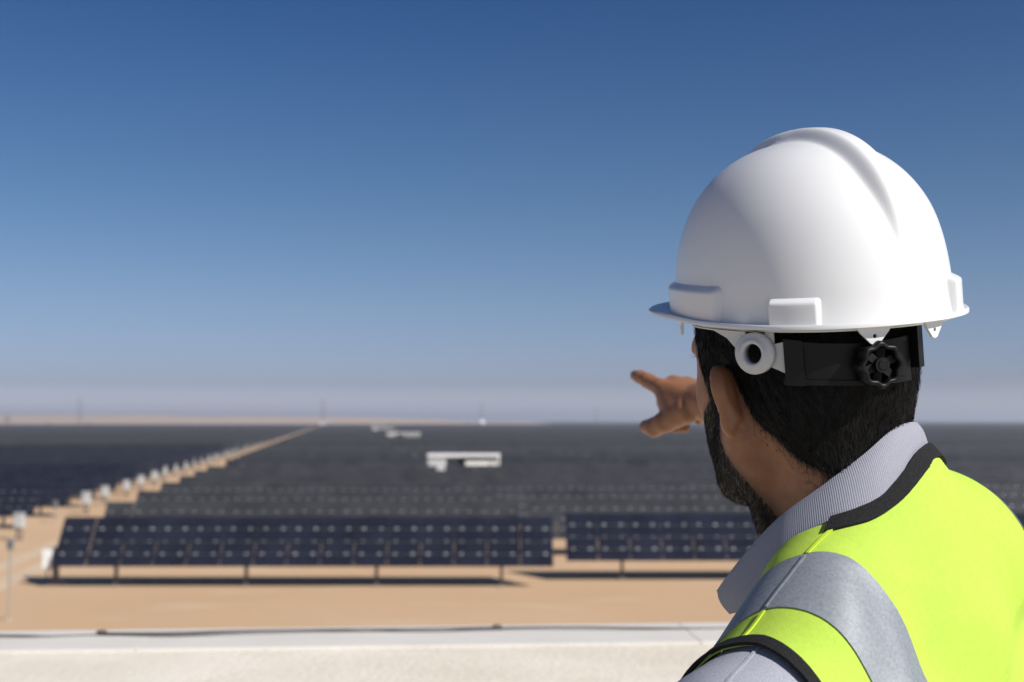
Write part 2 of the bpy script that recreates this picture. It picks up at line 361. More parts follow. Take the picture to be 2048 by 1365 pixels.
def building():
    Tn = math.tan(R(4.0))
    rot = R(4.0)
    root = empty('roof_building', (0, 3.27, 0), rot)
    tag(root, 'flat roofed building with a cream plastered parapet in the foreground', 'building')
    MB().box((0, -6.02, DECK_Z / 2 - 0.11), (21.9, 11.9, DECK_Z - 0.22)).build('wall', M['plaster'], root)
    MB().box((0, -6.02, DECK_Z - 0.11), (21.96, 11.96, 0.214)).build('roof_deck', M['deck'], root)
    ztop = CAM_Z - 0.553
    # parapet: cream top and faces
    m = MB().box((0, -0.48, (DECK_Z + ztop) / 2), (22, 0.86, ztop - DECK_Z - 0.004))
    p = m.mesh('parapet', M['plaster'], bevel=0.012); link('parapet', p, root)
    # coping: painted slabs along the outer edge with recessed joints
    xj = [-10.6, -7.85, -5.1, -2.31, -0.93, 0.452, 1.83, 4.6, 7.4, 10.6]
    for a, b in zip(xj[:-1], xj[1:]):
        q = MB().box(((a + b) / 2, -0.135, ztop + 0.001), (b - a - 0.002, 0.275, 0.008)).mesh('coping_slab', M['coping'], bevel=0.0015)
        link('coping_slab', q, root)
    # cable lying on the coping
    def y2l(px, py):          # pixel on the coping plane -> local
        d = P(px, py, 1.0); s = (ztop + 0.008 - CAM_Z) / d[2]; q = d * s
        Mi = Matrix.Rotation(-rot, 3, 'Z'); return Mi @ (Vector((q[0], q[1], 0)) - Vector((0, 3.27, 0)))
    c = empty('cable', (0, 3.27, ztop + 0.005), rot)
    tag(c, 'thin dark cable lying along the grey coping, tied in two knots', 'cable')
    def run(px, lift=None):
        out_ = []
        for i, (x, y) in enumerate(px):
            p_ = y2l(x, y); out_.append((p_.x, p_.y, 0.004 + (0.004 * math.sin(i * 1.3) if 0 < i < len(px) - 1 else 0.003)))
        return out_
    def smooth_pts(pts, n=6):
        o_ = []
        for i in range(len(pts) - 1):
            p0, p1, p2, p3 = [np.array(pts[max(0, min(len(pts) - 1, k))]) for k in (i - 1, i, i + 1, i + 2)]
            for k in range(n):
                t = k / n
                o_.append(tuple(0.5 * ((2 * p1) + (-p0 + p2) * t + (2 * p0 - 5 * p1 + 4 * p2 - p3) * t * t + (-p0 + 3 * p1 - 3 * p2 + p3) * t ** 3)))
        o_.append(pts[-1]); return o_
    main = run([(-700, 1282), (-300, 1277), (0, 1274), (100, 1272), (200, 1269), (350, 1272), (500, 1268), (640, 1263), (760, 1262), (870, 1262), (993, 1259), (1150, 1259), (1300, 1258), (1470, 1255), (1800, 1249), (2300, 1236)])
    second = run([(200, 1270), (330, 1270), (460, 1265), (600, 1259), (720, 1257), (820, 1260), (993, 1258)])
    MB().tube(smooth_pts(main), 0.0034, 6).build('wire', M['cable'], c, smooth=True)
    MB().tube(smooth_pts(second), 0.0026, 6).build('wire', M['cable'], c, smooth=True)
    for kx, ky in ((203, 1269), (994, 1258)):
        k = y2l(kx, ky); kb = MB()
        pts = [(k.x + 0.012 * math.cos(t * 0.9) * (1 - t / 30), k.y + 0.006 * math.sin(t * 1.4), 0.007 + 0.004 * math.sin(t * 0.7)) for t in np.linspace(0, 14, 40)]
        kb.tube(pts, 0.003, 6).build('knot', M['cable'], c, smooth=True)
building()

# ------------------------------------------------------------------ solar tables
TILT = R(53); LOW = 0.8; PW = 1.229; PH = 0.520; GX = 0.014; GV = 0.026; NC = 15
PITCH = 8.6; TL = NC * (PW + GX) + 0.008
ct, st = math.cos(TILT), math.sin(TILT)
def sl(x, v, n=0.0): return (x, v * ct - n * st, LOW + v * st + n * ct)
Rt = Matrix.Rotation(TILT, 3, 'X')
panel_sheen = MB().box((0, 0, 0), (PW, PH, 0.012)).mesh('panel', M['pv_far'])  # same panel with the grey reflection painted into its colour
panel_me = MB().box((0, 0, 0), (PW, PH, 0.012)).mesh('panel', M['pv'])
VL = 4 * PH + 3 * GV
def col_x(i): return i * (PW + GX) + PW / 2 + (0.008 if i > 0 else 0)
def row_v(j): return j * (PH + GV) + PH / 2
clamp_me = MB()
clamp_me.box((0, 0, 0.006), (0.11, 0.075, 0.012)); clamp_me.tube([(0, 0, 0.012), (0, 0, 0.03)], [0.03, 0.018], 8)
clamp_me = clamp_me.mesh('clamp', M['clamp'])
post_x = (2.2, 7.1, 12.0, 16.7)
post_m = MB().box((0, 0, 0.76), (0.12, 0.14, 1.52)).box((0, 0, 0.03), (0.3, 0.3, 0.06)).mesh('post', M['post'])
rail_m = MB().box((TL / 2, 0, 0), (TL, 0.06, 0.05)).mesh('rail', M['galv'])
raft_m = MB().bar(sl(0, 0.15, -0.11), sl(0, VL - 0.15, -0.11), 0.06, 0.08).bar((0, VL * ct / 2, 1.25), sl(0, VL * 0.85, -0.12), 0.05).bar((0, VL * ct / 2, 0.8), sl(0, VL * 0.15, -0.12), 0.05).mesh('rafter', M['galv'])
vgaps = [row_v(j) + (PH + GV) / 2 for j in range(3)]

arr = MB()
for i in range(NC):
    for j in range(4): arr.box(sl(col_x(i), row_v(j)), (PW, PH, 0.012), Rt)
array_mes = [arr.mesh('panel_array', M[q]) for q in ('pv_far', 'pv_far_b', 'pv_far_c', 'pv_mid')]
fr = MB()
for x in post_x:
    fr.box((x, VL * ct / 2, 0.76), (0.12, 0.14, 1.52)); fr.bar(sl(x, 0.25, -0.11), sl(x, VL - 0.25, -0.11), 0.06, 0.08)
for v in vgaps: fr.box(sl(TL / 2, v, -0.045), (TL, 0.06, 0.05), Rt)
frame_me = fr.mesh('support_frame', M['galv'])
cl = MB()
for v in vgaps:
    for i in range(NC):
        for s_ in (-1, 1): cl.box(sl(col_x(i) + s_ * 0.33, v, 0.012), (0.085, 0.06, 0.02), Rt)
clamps_me = cl.mesh('clamp_set', M['clamp'])

def table_pos(k, j):
    """lower-left corner of the table in row k, j-th from the aisle (j >= 0 right, j < 0 left)"""
    D = 45 + PITCH * k + 1.8 * j
    D0 = 45 + PITCH * k
    XL = -17.1 - 0.148 * (D0 - 45)
    if j >= 0: x = XL + j * (TL + 0.55)
    else: x = XL - 6.4 - TL + (j + 1) * (TL + 0.55)
    return x, D

ORD = ['nearest', 'second', 'third', 'fourth', 'fifth', 'sixth', 'seventh', 'eighth', 'ninth', 'tenth', 'eleventh', 'twelfth']
NUM = ['first', 'second', 'third', 'fourth', 'fifth', 'sixth']
def table_label(k, j):
    if k == 0 and j == 0: return 'nearest dark solar panel table on bare sand right of the sandy aisle'
    if k == 0 and j == 1: return 'dark solar table at the front across a narrow gap from the nearest table'
    if k < 12:
        rw = 'front row' if k == 0 else ORD[k] + ' row back'
        return 'dark solar panel table in the %s, %s one %s of the sandy aisle' % (rw, NUM[min(abs(j if j < 0 else j + 1) - (0 if j >= 0 else 0) - 1, 5)], 'right' if j >= 0 else 'left')
    return 'blurred grey solar table in the far rows %s of the sandy aisle' % ('right' if j >= 0 else 'left')

def visible(x, D, m=8):
    hw = 0.4267 * (D + 3.6)
    return x + TL > -hw - m and x < hw + m
STATION = {(7, 1), (29, 1), (52, 1), (84, 1)}
GROUP = 'solar panel tables of the field'
cand = []
for k in range(0, 32):
    for j in range(-12, 16):
        x, D = table_pos(k, j)
        if D < 40 or (k, j) in STATION: continue
        if j < 0 and D < 50: continue
        if visible(x, D): cand.append((D, k, j, x))
cand.sort(); indiv = cand[:297]; used = set((k, j) for _, k, j, _ in indiv)
for D, k, j, x in indiv:
    root = empty('solar_table', (x, D, 0), R(random.uniform(-0.12, 0.12)))
    tag(root, table_label(k, j), 'solar panels', GROUP)
    near = D < 108
    if near:
        skip = 0
        if j == 0 and k in (7, 8, 9): skip = (2, 1, 1)[k - 7]
        for i in range(skip, NC):
            for r in range(4):
                link('panel', panel_sheen if (k > 0 and j >= 0) else panel_me, root, sl(col_x(i), row_v(r)), (TILT + R(random.uniform(-0.25, 0.25)), R(random.uniform(-0.15, 0.15)), 0))
        for v in vgaps:
            link('rail', rail_m, root, sl(0, v, -0.045), (TILT, 0, 0))
        for px_ in post_x:
            link('post', post_m, root, (px_, VL * ct / 2, 0)); link('rafter', raft_m, root, (px_, 0, 0))
        if D < 50:
            for v in vgaps:
                for i in range(NC):
                    for s_ in (-1, 1):
                        cl_o = link('clamp', clamp_me, root, sl(col_x(i) + s_ * 0.33, v, 0.008), (TILT, 0, 0)); q_ = (0.66 if v == vgaps[1] else 1.0) * random.uniform(0.85, 1.1); cl_o.scale = (q_, q_, q_)
        elif D < 75:
            tag(link('clamp_set', clamps_me, root), kind='stuff')
    else:
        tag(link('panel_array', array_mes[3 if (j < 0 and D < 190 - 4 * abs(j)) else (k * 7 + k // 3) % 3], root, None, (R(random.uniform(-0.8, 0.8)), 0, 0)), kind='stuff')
        link('support_frame', frame_me, root)

# the rest of the field, far off: one object
far = MB(); farv = []; farf = []
k = 20
while 45 + PITCH * k < 1950:
    D0 = 45 + PITCH * k
    for j in range(-60, 70):
        if (k, j) in used or (k, j) in STATION: continue
        x, D = table_pos(k, j)
        if D < 250 or not visible(x, D, 30): continue
        if j < 0 and D > 1290: continue
        if D > 1350 and x < 60: continue
        o = len(farv)
        for xx in (x, x + TL):
            farv += [(xx, D, LOW), (xx, D + VL * ct, LOW + VL * st), (xx, D + VL * ct, LOW + VL * st - 0.08), (xx, D, LOW - 0.08)]
        farf += [(o, o + 4, o + 5, o + 1), (o + 1, o + 5, o + 6, o + 2), (o + 3, o + 2, o + 6, o + 7), (o, o + 3, o + 7, o + 4), (o, o + 1, o + 2, o + 3), (o + 4, o + 7, o + 6, o + 5)]
        for px_ in post_x:
            o = len(farv); a, b = x + px_ - 0.07, x + px_ + 0.07; yy = D + VL * ct / 2
            farv += [(a, yy, 0), (b, yy, 0), (b, yy, 1.5), (a, yy, 1.5), (a, yy + .1, 0), (b, yy + .1, 0), (b, yy + .1, 1.5), (a, yy + .1, 1.5)]
            farf += [(o, o + 1, o + 2, o + 3), (o + 5, o + 4, o + 7, o + 6), (o + 1, o + 5, o + 6, o + 2), (o + 4, o, o + 3, o + 7)]
    k += 1
while 45 + PITCH * k < 4200:
    D = 45 + PITCH * k; xa = 0.005 * D + 60; xb = 0.4267 * D + 80; o = len(farv)
    for xx in (xa, xb):
        farv += [(xx, D, LOW), (xx, D + VL * ct, LOW + VL * st), (xx, D + VL * ct, LOW + VL * st - 0.08), (xx, D, LOW - 0.08)]
    farf += [(o, o + 4, o + 5, o + 1), (o + 1, o + 5, o + 6, o + 2), (o + 3, o + 2, o + 6, o + 7), (o, o + 3, o + 7, o + 4), (o, o + 1, o + 2, o + 3), (o + 4, o + 7, o + 6, o + 5)]
    k += 1
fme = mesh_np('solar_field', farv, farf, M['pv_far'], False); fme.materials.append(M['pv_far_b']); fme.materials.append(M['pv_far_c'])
fme.polygons.foreach_set('material_index', [(int(farv[q[0]][1] / 8.6) * 5) % 3 for q in farf])  # alternating row tones stand in for shade lines between rows
tag(link('solar_field', fme), 'far mass of dark solar rows merging towards the horizon', 'solar field', kind='stuff')

# ------------------------------------------------------------------ cabinets along the aisle
def cab_mesh():
    pass
def make_cabinet(root, wd=0.54, hh=0.84, z0=0.75):
    b = MB().box((0, 0, z0 + hh / 2), (wd, 0.34, hh)).mesh('cabinet_box', M['cab'], bevel=0.02); link('cabinet_box', b, root)
    d = MB().box((0.0, -0.18, z0 + hh / 2), (wd * 0.84, 0.02, hh * 0.84)).mesh('door', M['cab'], bevel=0.006); dd = link('door', d, root)
    MB().box((wd * 0.32, -0.2, z0 + hh / 2), (0.03, 0.03, 0.14)).build('handle', M['cab_d'], dd)
    MB().box((0, -0.02, z0 + hh + 0.025), (wd + 0.1, 0.46, 0.03), Matrix.Rotation(R(4), 3, 'X')).build('rain_hood', M['cab'], root)
    for s in (-1, 1):
        MB().box((s * wd * 0.3, 0.05, z0 / 2), (0.07, 0.07, z0)).build('leg', M['post'], root)
    MB().tube([(0, 0, z0), (0, 0.0, 0.25), (0.05, 0.1, 0)], 0.035, 6).build('conduit', M['cab_d'], root)
proto = empty('inverter_cabinet'); make_cabinet(proto)
CG = 'inverter cabinets along the sandy aisle'
first = True; n = 0
CLAB = ['nearest pale inverter cabinet on legs at the left side of the sandy aisle',
        'pale inverter cabinet just behind the thin grey pole on the sandy aisle',
        'third pale inverter cabinet counted from the front along the sandy aisle',
        'fourth pale inverter cabinet counted from the front along the sandy aisle',
        'fifth pale inverter cabinet counted from the front along the sandy aisle',
        'sixth pale inverter cabinet counted from the front along the sandy aisle',
        'seventh pale inverter cabinet counted from the front along the sandy aisle',
        'eighth pale inverter cabinet counted from the front along the sandy aisle']
def copy_tree(o, parent=None):
    c = o.copy(); COL.objects.link(c); c.parent = parent
    for ch in o.children: copy_tree(ch, c)
    return c
k = 2
while True:
    D = 45 + PITCH * k - 1.8 + 2.6
    if D > 640: break
    x = -25.6 - 0.163 * (D - 63) if D < 130 else -25.6 - 0.163 * 67 - 0.150 * (D - 130)
    if k == 3: k += 1; continue
    o = proto if first else copy_tree(proto)
    o.location = (x + random.uniform(-.15, .15), D + random.uniform(-.2, .2), 0); o.rotation_euler = (0, 0, R(random.uniform(-6, 6)))
    s_ = random.uniform(0.86, 0.96); o.scale = (s_, s_, s_)
    lab = CLAB[n if n == 0 else n + 1] if n < 7 else 'small pale inverter cabinet in the crowded far end of the line along the sandy aisle'
    if n == 1: lab = 'second pale inverter cabinet counted from the front along the sandy aisle'
    elif 1 < n < 8: lab = CLAB[n]
    tag(o, lab, 'cabinet', CG)
    first = False; n += 1; k += 1

def sign_pole(px, ybase, ytop, Yd, label, bw=0.16, bh=0.34):
    p = P(px, ybase, Yd); root = empty('grey_pole', (p[0], Yd, 0)); top = P(px, ytop, Yd)[2] + CAM_Z
    tag(root, label, 'pole')
    MB().tube([(0, 0, 0), (-0.01, 0, top - bh)], 0.035, 8).build('pole', M['galv'], root)
    b = MB().box((0, 0, top - bh / 2), (bw, 0.12, bh)).mesh('junction_box', M['galv'], bevel=0.012); bb = link('junction_box', b, root)
    MB().box((0, -0.062, top - bh / 2), (bw * .7, 0.012, bh * .7)).build('lid', M['cab_d'], bb)
    MB().cyl((0, 0, 0), 0.07, 0.05, 10).build('footing', M['grey'], root)
    return root
sign_pole(17, 1235, 1077, 37.9, 'thin grey pole topped by a small box, at the far left on sand', 0.2, 0.36)
sign_pole(110, 1043, 1002, 73.5, 'short grey post with a small box between two pale aisle cabinets', 0.25, 0.5)

# combiner box at the left end of the nearest table
def combiner():
    x, D = table_pos(0, 0)
    root = empty('combiner_box', (x - 0.42, D + 0.7, 0)); tag(root, 'white combiner box on a dark post at the left end of nearest table', 'electrical box')
    b = MB().box((0, 0, 0.98), (0.36, 0.22, 0.74)).mesh('enclosure', M['white'], bevel=0.015); link('enclosure', b, root)
    d = MB().box((0, -0.118, 0.98), (0.3, 0.016, 0.66)).build('door', M['white'], root)
    MB().box((0.11, -0.13, 0.98), (0.025, 0.02, 0.1)).build('latch', M['cab_d'], d)
    MB().box((0.28, 0.12, 0.72), (0.22, 0.12, 1.42)).build('post', M['post'], root)
    MB().box((0.28, 0.12, 0.04), (0.5, 0.4, 0.08)).build('footing', M['post'], root)
    MB().tube([(0.0, 0, 0.62), (0.0, 0.02, 0.2), (0.2, 0.1, 0.06)], 0.03, 6).build('conduit', M['cab_d'], root)
combiner()

# ------------------------------------------------------------------ inverter stations
def station(xc, D, W, label, detail=True):
    root = empty('inverter_station', (xc, D, 0)); tag(root, label, 'substation', 'inverter stations in the field')
    r = MB().box((0, 0, 3.08), (W, 3.0, 0.24)).mesh('roof', M['white'], bevel=0.03); link('roof', r, root)
    MB().box((-W * 0.375, 0, 1.48), (W * 0.25, 2.5, 2.96)).build('cabinet', M['white'], root)
    if detail:
        for i in range(3): MB().box((-W * 0.375 + (i - 1) * W * 0.08, -1.26, 1.5), (W * 0.07, 0.03, 2.3)).build('door', M['cab'], root)
    for sx, sy in ((1, -1), (1, 1), (-.2, 1)):
        MB().box((sx * (W / 2 - 0.12), sy * 1.35, 1.48), (0.14, 0.14, 2.96)).build('post', M['white'], root)
    MB().box((W * 0.20, 1.2, 1.48), (W * 0.56, 0.06, 2.9)).build('back_panel', M['dark'], root)
    MB().box((W * 0.225, -0.35, 1.3), (W * 0.40, 1.6, 2.6)).build('inverter', M['white'], root)
    t = MB().box((-W * 0.08, 0.1, 1.15), (W * 0.2, 1.5, 2.3)).build('transformer', M['dark'], root)
    MB().tube([(-W * .02, -.9, 2.1), (W * .04, -1.1, 1.6), (W * .1, -1.2, 1.5), (W * .16, -1.2, 1.45)], 0.12, 8).build('duct', M['grey'], root)
    MB().cyl((W * 0.41, -1.0, 1.4), 0.34, 1.1, 12).build('tank', M['white'], root)
    MB().box((0, 0, 0.06), (W + 0.6, 3.6, 0.12)).build('plinth', M['deck'], root)
station(P(927, 900, 108)[0], 109.5, 6.5, 'white roofed inverter station with an open dark bay amid the rows')
station(P(807, 870, 300)[0], 300.5, 8.0, 'smaller distant white inverter station, second along the line of stations')
station(P(767, 856, 500)[0], 500, 9.0, 'third far pale inverter station along the line of stations', False)
station(P(757, 849, 780)[0], 780, 9.0, 'farthest tiny pale inverter station close to the horizon', False)

# ------------------------------------------------------------------ pylons on the horizon
def pylon(px, D, H, label):
    x = (px - 1024) / FPX * D
    root = empty('pylon', (x, D, 0), R(25)); tag(root, label, 'pylon', 'power pylons along the horizon')
    b0, b1 = 3.6, 0.7; hw = H * 0.72
    def leg(sx, sy, t):
        w_ = b0 + (b1 - b0) * min(t / 0.72, 1); return (sx * w_, sy * w_, H * t)
    C4 = [(-1, -1), (1, -1), (1, 1), (-1, 1)]
    for sx, sy in C4:
        MB().bar(leg(sx, sy, 0), leg(sx, sy, .72), .42).bar(leg(sx, sy, .72), leg(sx, sy, .94), .36).bar(leg(sx, sy, .94), (0, 0, H), .32).build('leg', M['pylon'], root)
    lb = MB(); lv = [0, .16, .3, .43, .54, .64, .72, .80, .88, .94]
    for i in range(len(lv) - 1):
        for a in range(4):
            p, q = C4[a], C4[(a + 1) % 4]
            lb.bar(leg(*p, lv[i]), leg(*q, lv[i + 1]), .2).bar(leg(*q, lv[i]), leg(*p, lv[i + 1]), .2).bar(leg(*p, lv[i + 1]), leg(*q, lv[i + 1]), .2)
    tag(lb.build('lattice', M['pylon'], root), kind='stuff')
    for t in (.72, .82, .92):
        L = 6.5 if t == .82 else 5
        for s in (-1, 1):
            MB().bar((s * .5, -.5, H * t), (s * L, 0, H * t + .3), .25).bar((s * .5, .5, H * t), (s * L, 0, H * t + .3), .25).bar((s * .4, 0, H * t + 1.6), (s * L, 0, H * t + .3), .22).build('cross_arm', M['pylon'], root)
            MB().cyl((s * L, 0, H * t - 1.6), .16, 1.8, 6).build('insulator', M['pylon'], root)
pylon(161, 1745, 43, 'tallest faint lattice pylon above the sandy rise, leftmost of the pylons')
pylon(647, 2133, 46, 'faint lattice pylon above the far end of the sandy aisle')
pylon(963, 2526, 46, 'faint lattice pylon above the round white tank on the horizon')
pylon(1191, 3100, 46, 'faintest lattice pylon, left of the pointing hand on the horizon')

def far_things():
    # round white tank under the third pylon
    D = 1350; p = P(963, 842, D)
    root = empty('water_tank', (p[0], D, 0)); tag(root, 'tiny round white tank at the field edge below the third pylon', 'tank')
    b = MB(); n_ = 14
    b.tube([(0, 0, 2.6 + 3.6 * math.sin(t)) for t in np.linspace(-1.5, 1.5, 9)], [3.6 * math.cos(t) + 0.02 for t in np.linspace(-1.5, 1.5, 9)], n_)
    b.build('vessel', M['white'], root, (0, 0, 1.2), smooth=True)
    for s in (-1, 1):
        for q in (-1, 1): MB().box((s * 1.8, q * 1.8, 1.2), (.3, .3, 2.4)).build('leg', M['galv'], root)
    D = 1300; p = P(645, 842, D)
    root = empty('utility_hut', (p[0], D, 0)); tag(root, 'small white hut at the far end of the sandy aisle', 'hut')
    MB().box((0, 0, 2.2), (7, 5, 4.4)).build('wall', M['white'], root)
    MB().box((0, 0, 4.55), (7.6, 5.6, .3)).build('roof', M['white'], root)
    MB().box((-1.6, -2.54, 1.2), (1.4, .08, 2.4)).build('door', M['dark'], root)
    D = 1290; p = P(634, 842, D)
    root = empty('parked_truck', (p[0], D, 0)); tag(root, 'dark blurred truck parked left of the small white hut', 'truck')
    MB().box((0, 0, 1.9), (4.2, 2.2, 2.2)).build('cargo_body', M['dark'], root)
    MB().box((2.9, 0, 1.6), (1.5, 2.1, 1.7)).build('cab', M['dark'], root)
    for s in (-1.4, 0.4, 2.9):
        for q in (-1, 1): MB().tube([(s, q * .95 - .15, .5), (s, q * .95 + .15, .5)], .5, 10).build('wheel', M['dark'], root)
    # tree at the far left edge of the field
    D = 1330; p = P(14, 838, D)
    def tree(x, D, H, W, label, n_=700):
        root = empty('desert_tree', (x, D, 0)); tag(root, label, 'tree')
        MB().tube([(0, 0, 0), (.2, 0, H * .3), (0, .2, H * .6)], [.35, .28, .12], 7).build('trunk', M['bark'], root)
        r2 = np.random.default_rng(int(H * 10)); v, f = [], []
        for i in range(n_):
            c = r2.normal(size=3); c /= np.linalg.norm(c); c *= r2.uniform(.25, 1) ** .5
            cc = np.array([c[0] * W / 2, c[1] * W / 2, H * .6 + c[2] * H * .38]) + r2.normal(size=3) * .3
            a, b_ = r2.normal(size=3), r2.normal(size=3); s = .45
            o = len(v); v += [cc, cc + a / np.linalg.norm(a) * s, cc + b_ / np.linalg.norm(b_) * s]; f.append((o, o + 1, o + 2))
        tag(link('crown', mesh_np('crown', v, f, M['leaf'], False), root), kind='stuff')
    tree(p[0], D, 13, 9, 'dark bushy tree on the horizon at the far left')
    for px_, h, lb in ((178, 5, 'low dark shrub on the sandy rise just right of the leftmost pylon'), (98, 4, 'low dark shrub on the sandy rise just left of the leftmost pylon')):
        q = P(px_, 838, 1420); tree(q[0], 1420, h, 5, lb, 250)
far_things()

# dusty desert air
hz = MB().box((0, 0, 24.5), (24600, 24600, 51)); hm = bpy.data.materials.new('desert_haze'); hm.use_nodes = True
ht = hm.node_tree; ht.nodes.clear(); ho = ht.nodes.new('ShaderNodeOutputMaterial'); hv = ht.nodes.new('ShaderNodeVolumePrincipled')
hv.inputs['Color'].default_value = (0.86, 0.90, 1.0, 1); hv.inputs['Density'].default_value = 0.00033; hv.inputs['Anisotropy'].default_value = 0.2
ht.links.new(hv.outputs[0], ho.inputs['Volume'])
tag(hz.build('haze', hm), 'thin pale dusty haze over the desert', kind='stuff')
# ================================================================== PERSON
# --- signed-distance modelling: the body is one continuous implicit surface
V3 = lambda *a: np.array(a, dtype=np.float64)
def unit(v): v = np.asarray(v, float); return v / np.linalg.norm(v)
def smin(a, b, k):
    h = np.clip(0.5 + 0.5 * (b - a) / k, 0, 1); return b + (a - b) * h - k * h * (1 - h)
def smax(a, b, k): return -smin(-a, -b, k)
def sd_ell(p, c, r):
    q = (p - np.asarray(c)) / np.asarray(r); k0 = np.sqrt((q * q).sum(-1)); q2 = q / np.asarray(r)
    return k0 * (k0 - 1) / (np.sqrt((q2 * q2).sum(-1)) + 1e-9)
def sd_cap(p, a, b, r1, r2):
    a, b = np.asarray(a, float), np.asarray(b, float); d = b - a
    t = np.clip(((p - a) @ d) / (d @ d), 0, 1)
    return np.sqrt(((p - a - t[..., None] * d) ** 2).sum(-1)) - (r1 + (r2 - r1) * t)
def uni(p, prims, k0=0.012):
    f = None
    for pr in prims:
        d = sd_ell(p, pr[1], pr[2]) if pr[0] == 'e' else sd_cap(p, *pr[1:5])
        k = pr[-1] if (pr[0] == 'e' and len(pr) == 4) or (pr[0] == 'c' and len(pr) == 6) else k0
        f = d if f is None else smin(f, d, k)
    return f

def surface_nets(fun, lo, hi, h):
    lo = np.asarray(lo, float); n = np.ceil((np.asarray(hi, float) - lo) / h).astype(int) + 1
    ax = [lo[i] + h * np.arange(n[i]) for i in range(3)]
    V = np.empty(tuple(n), np.float32)
    for i in range(n[0]):                        # slice by slice keeps memory small
        Y, Z = np.meshgrid(ax[1], ax[2], indexing='ij')
        p = np.stack([np.full(Y.shape, ax[0][i]), Y, Z], -1).reshape(-1, 3)
        V[i] = fun(p).reshape(Y.shape)
    S = V < 0
    c = [(0, 0, 0), (1, 0, 0), (0, 1, 0), (1, 1, 0), (0, 0, 1), (1, 0, 1), (0, 1, 1), (1, 1, 1)]
    m = n - 1
    sub = lambda A, o: A[o[0]:o[0] + m[0], o[1]:o[1] + m[1], o[2]:o[2] + m[2]]
    cnt = sum(sub(S, o).astype(np.int8) for o in c)
    act = (cnt > 0) & (cnt < 8); idx = np.argwhere(act)
    vid = -np.ones(tuple(m), np.int64); vid[act] = np.arange(len(idx))
    val = np.stack([V[idx[:, 0] + o[0], idx[:, 1] + o[1], idx[:, 2] + o[2]] for o in c], 1).astype(float)
    acc = np.zeros((len(idx), 3)); num = np.zeros(len(idx))
    for a in range(8):
        for b in range(a + 1, 8):
            d = np.array(c[b]) - np.array(c[a])
            if np.abs(d).sum() != 1: continue
            va, vb = val[:, a], val[:, b]; x = (va < 0) != (vb < 0)
            t = np.where(x, va / np.where(x, va - vb, 1), 0)
            acc += np.where(x[:, None], np.array(c[a]) + t[:, None] * d, 0); num += x
    v = lo + (idx + acc / num[:, None]) * h
    faces = []
    for a in range(3):
        b, cc = (a + 1) % 3, (a + 2) % 3
        sl0 = [slice(None)] * 3; sl1 = [slice(None)] * 3
        sl0[a] = slice(0, m[a]); sl1[a] = slice(1, n[a])
        for q in (b, cc): sl0[q] = slice(1, m[q]); sl1[q] = slice(1, m[q])
        A, B = S[tuple(sl0)], S[tuple(sl1)]
        e = np.argwhere(A != B)
        flip = A[tuple(e.T)]
        g = e.copy(); g[:, b] += 1; g[:, cc] += 1
        def vv(db, dc):
            q = g.copy(); q[:, b] -= db; q[:, cc] -= dc; return vid[tuple(q.T)]
        q = np.stack([vv(1, 1), vv(0, 1), vv(0, 0), vv(1, 0)], 1)
        q[~flip] = q[~flip][:, ::-1]
        faces.append(q)
    return v, np.concatenate(faces)

def grad(fun, v, e=0.0008):
    g = np.stack([fun(v + d) - fun(v - d) for d in np.eye(3) * e], 1) / (2 * e)
    return g / (np.linalg.norm(g, axis=1, keepdims=True) + 1e-9)
def project(fun, v, it=2):
    for _ in range(it):
        g = grad(fun, v); v = v - g * np.clip(fun(v), -0.004, 0.004)[:, None]
    return v
def tri(f): return np.concatenate([f[:, [0, 1, 2]], f[:, [0, 2, 3]]]) if f.shape[1] == 4 else f
def clip(v, f, g):
    """keep the part of a triangle mesh where g < 0; g is sampled at the vertices"""
    f = tri(f); ins = g[f] < 0; k = ins.sum(1)
    keep = f[k == 3]; new_e = []; tris = []
    f1 = f[k == 1]; i1 = ins[k == 1].argmax(1)
    f1 = np.stack([f1[np.arange(len(f1)), (i1 + j) % 3] for j in range(3)], 1)
    f2 = f[k == 2]; i2 = (~ins[k == 2]).argmax(1)
    f2 = np.stack([f2[np.arange(len(f2)), (i2 + j) % 3] for j in range(3)], 1)
    edges = np.concatenate([f1[:, [0, 1]], f1[:, [0, 2]], f2[:, [0, 1]], f2[:, [0, 2]]])
    if len(edges) == 0: return compact(v, keep)
    se = np.sort(edges, 1); ue, inv = np.unique(se, axis=0, return_inverse=True); inv = inv.reshape(-1)
    ga, gb = g[ue[:, 0]], g[ue[:, 1]]; t = ga / (ga - gb)
    nv = v[ue[:, 0]] + (v[ue[:, 1]] - v[ue[:, 0]]) * t[:, None]
    inv = inv + len(v); n1, n2 = len(f1), len(f2)
    a, b = inv[:n1], inv[n1:2 * n1]; c_, d_ = inv[2 * n1:2 * n1 + n2], inv[2 * n1 + n2:]
    tris = [keep, np.stack([f1[:, 0], a, b], 1), np.stack([c_, f2[:, 1], f2[:, 2]], 1), np.stack([c_, f2[:, 2], d_], 1)]
    return compact(np.concatenate([v, nv]), np.concatenate(tris))
def compact(v, f):
    u, inv = np.unique(f, return_inverse=True); return v[u], inv.reshape(f.shape)

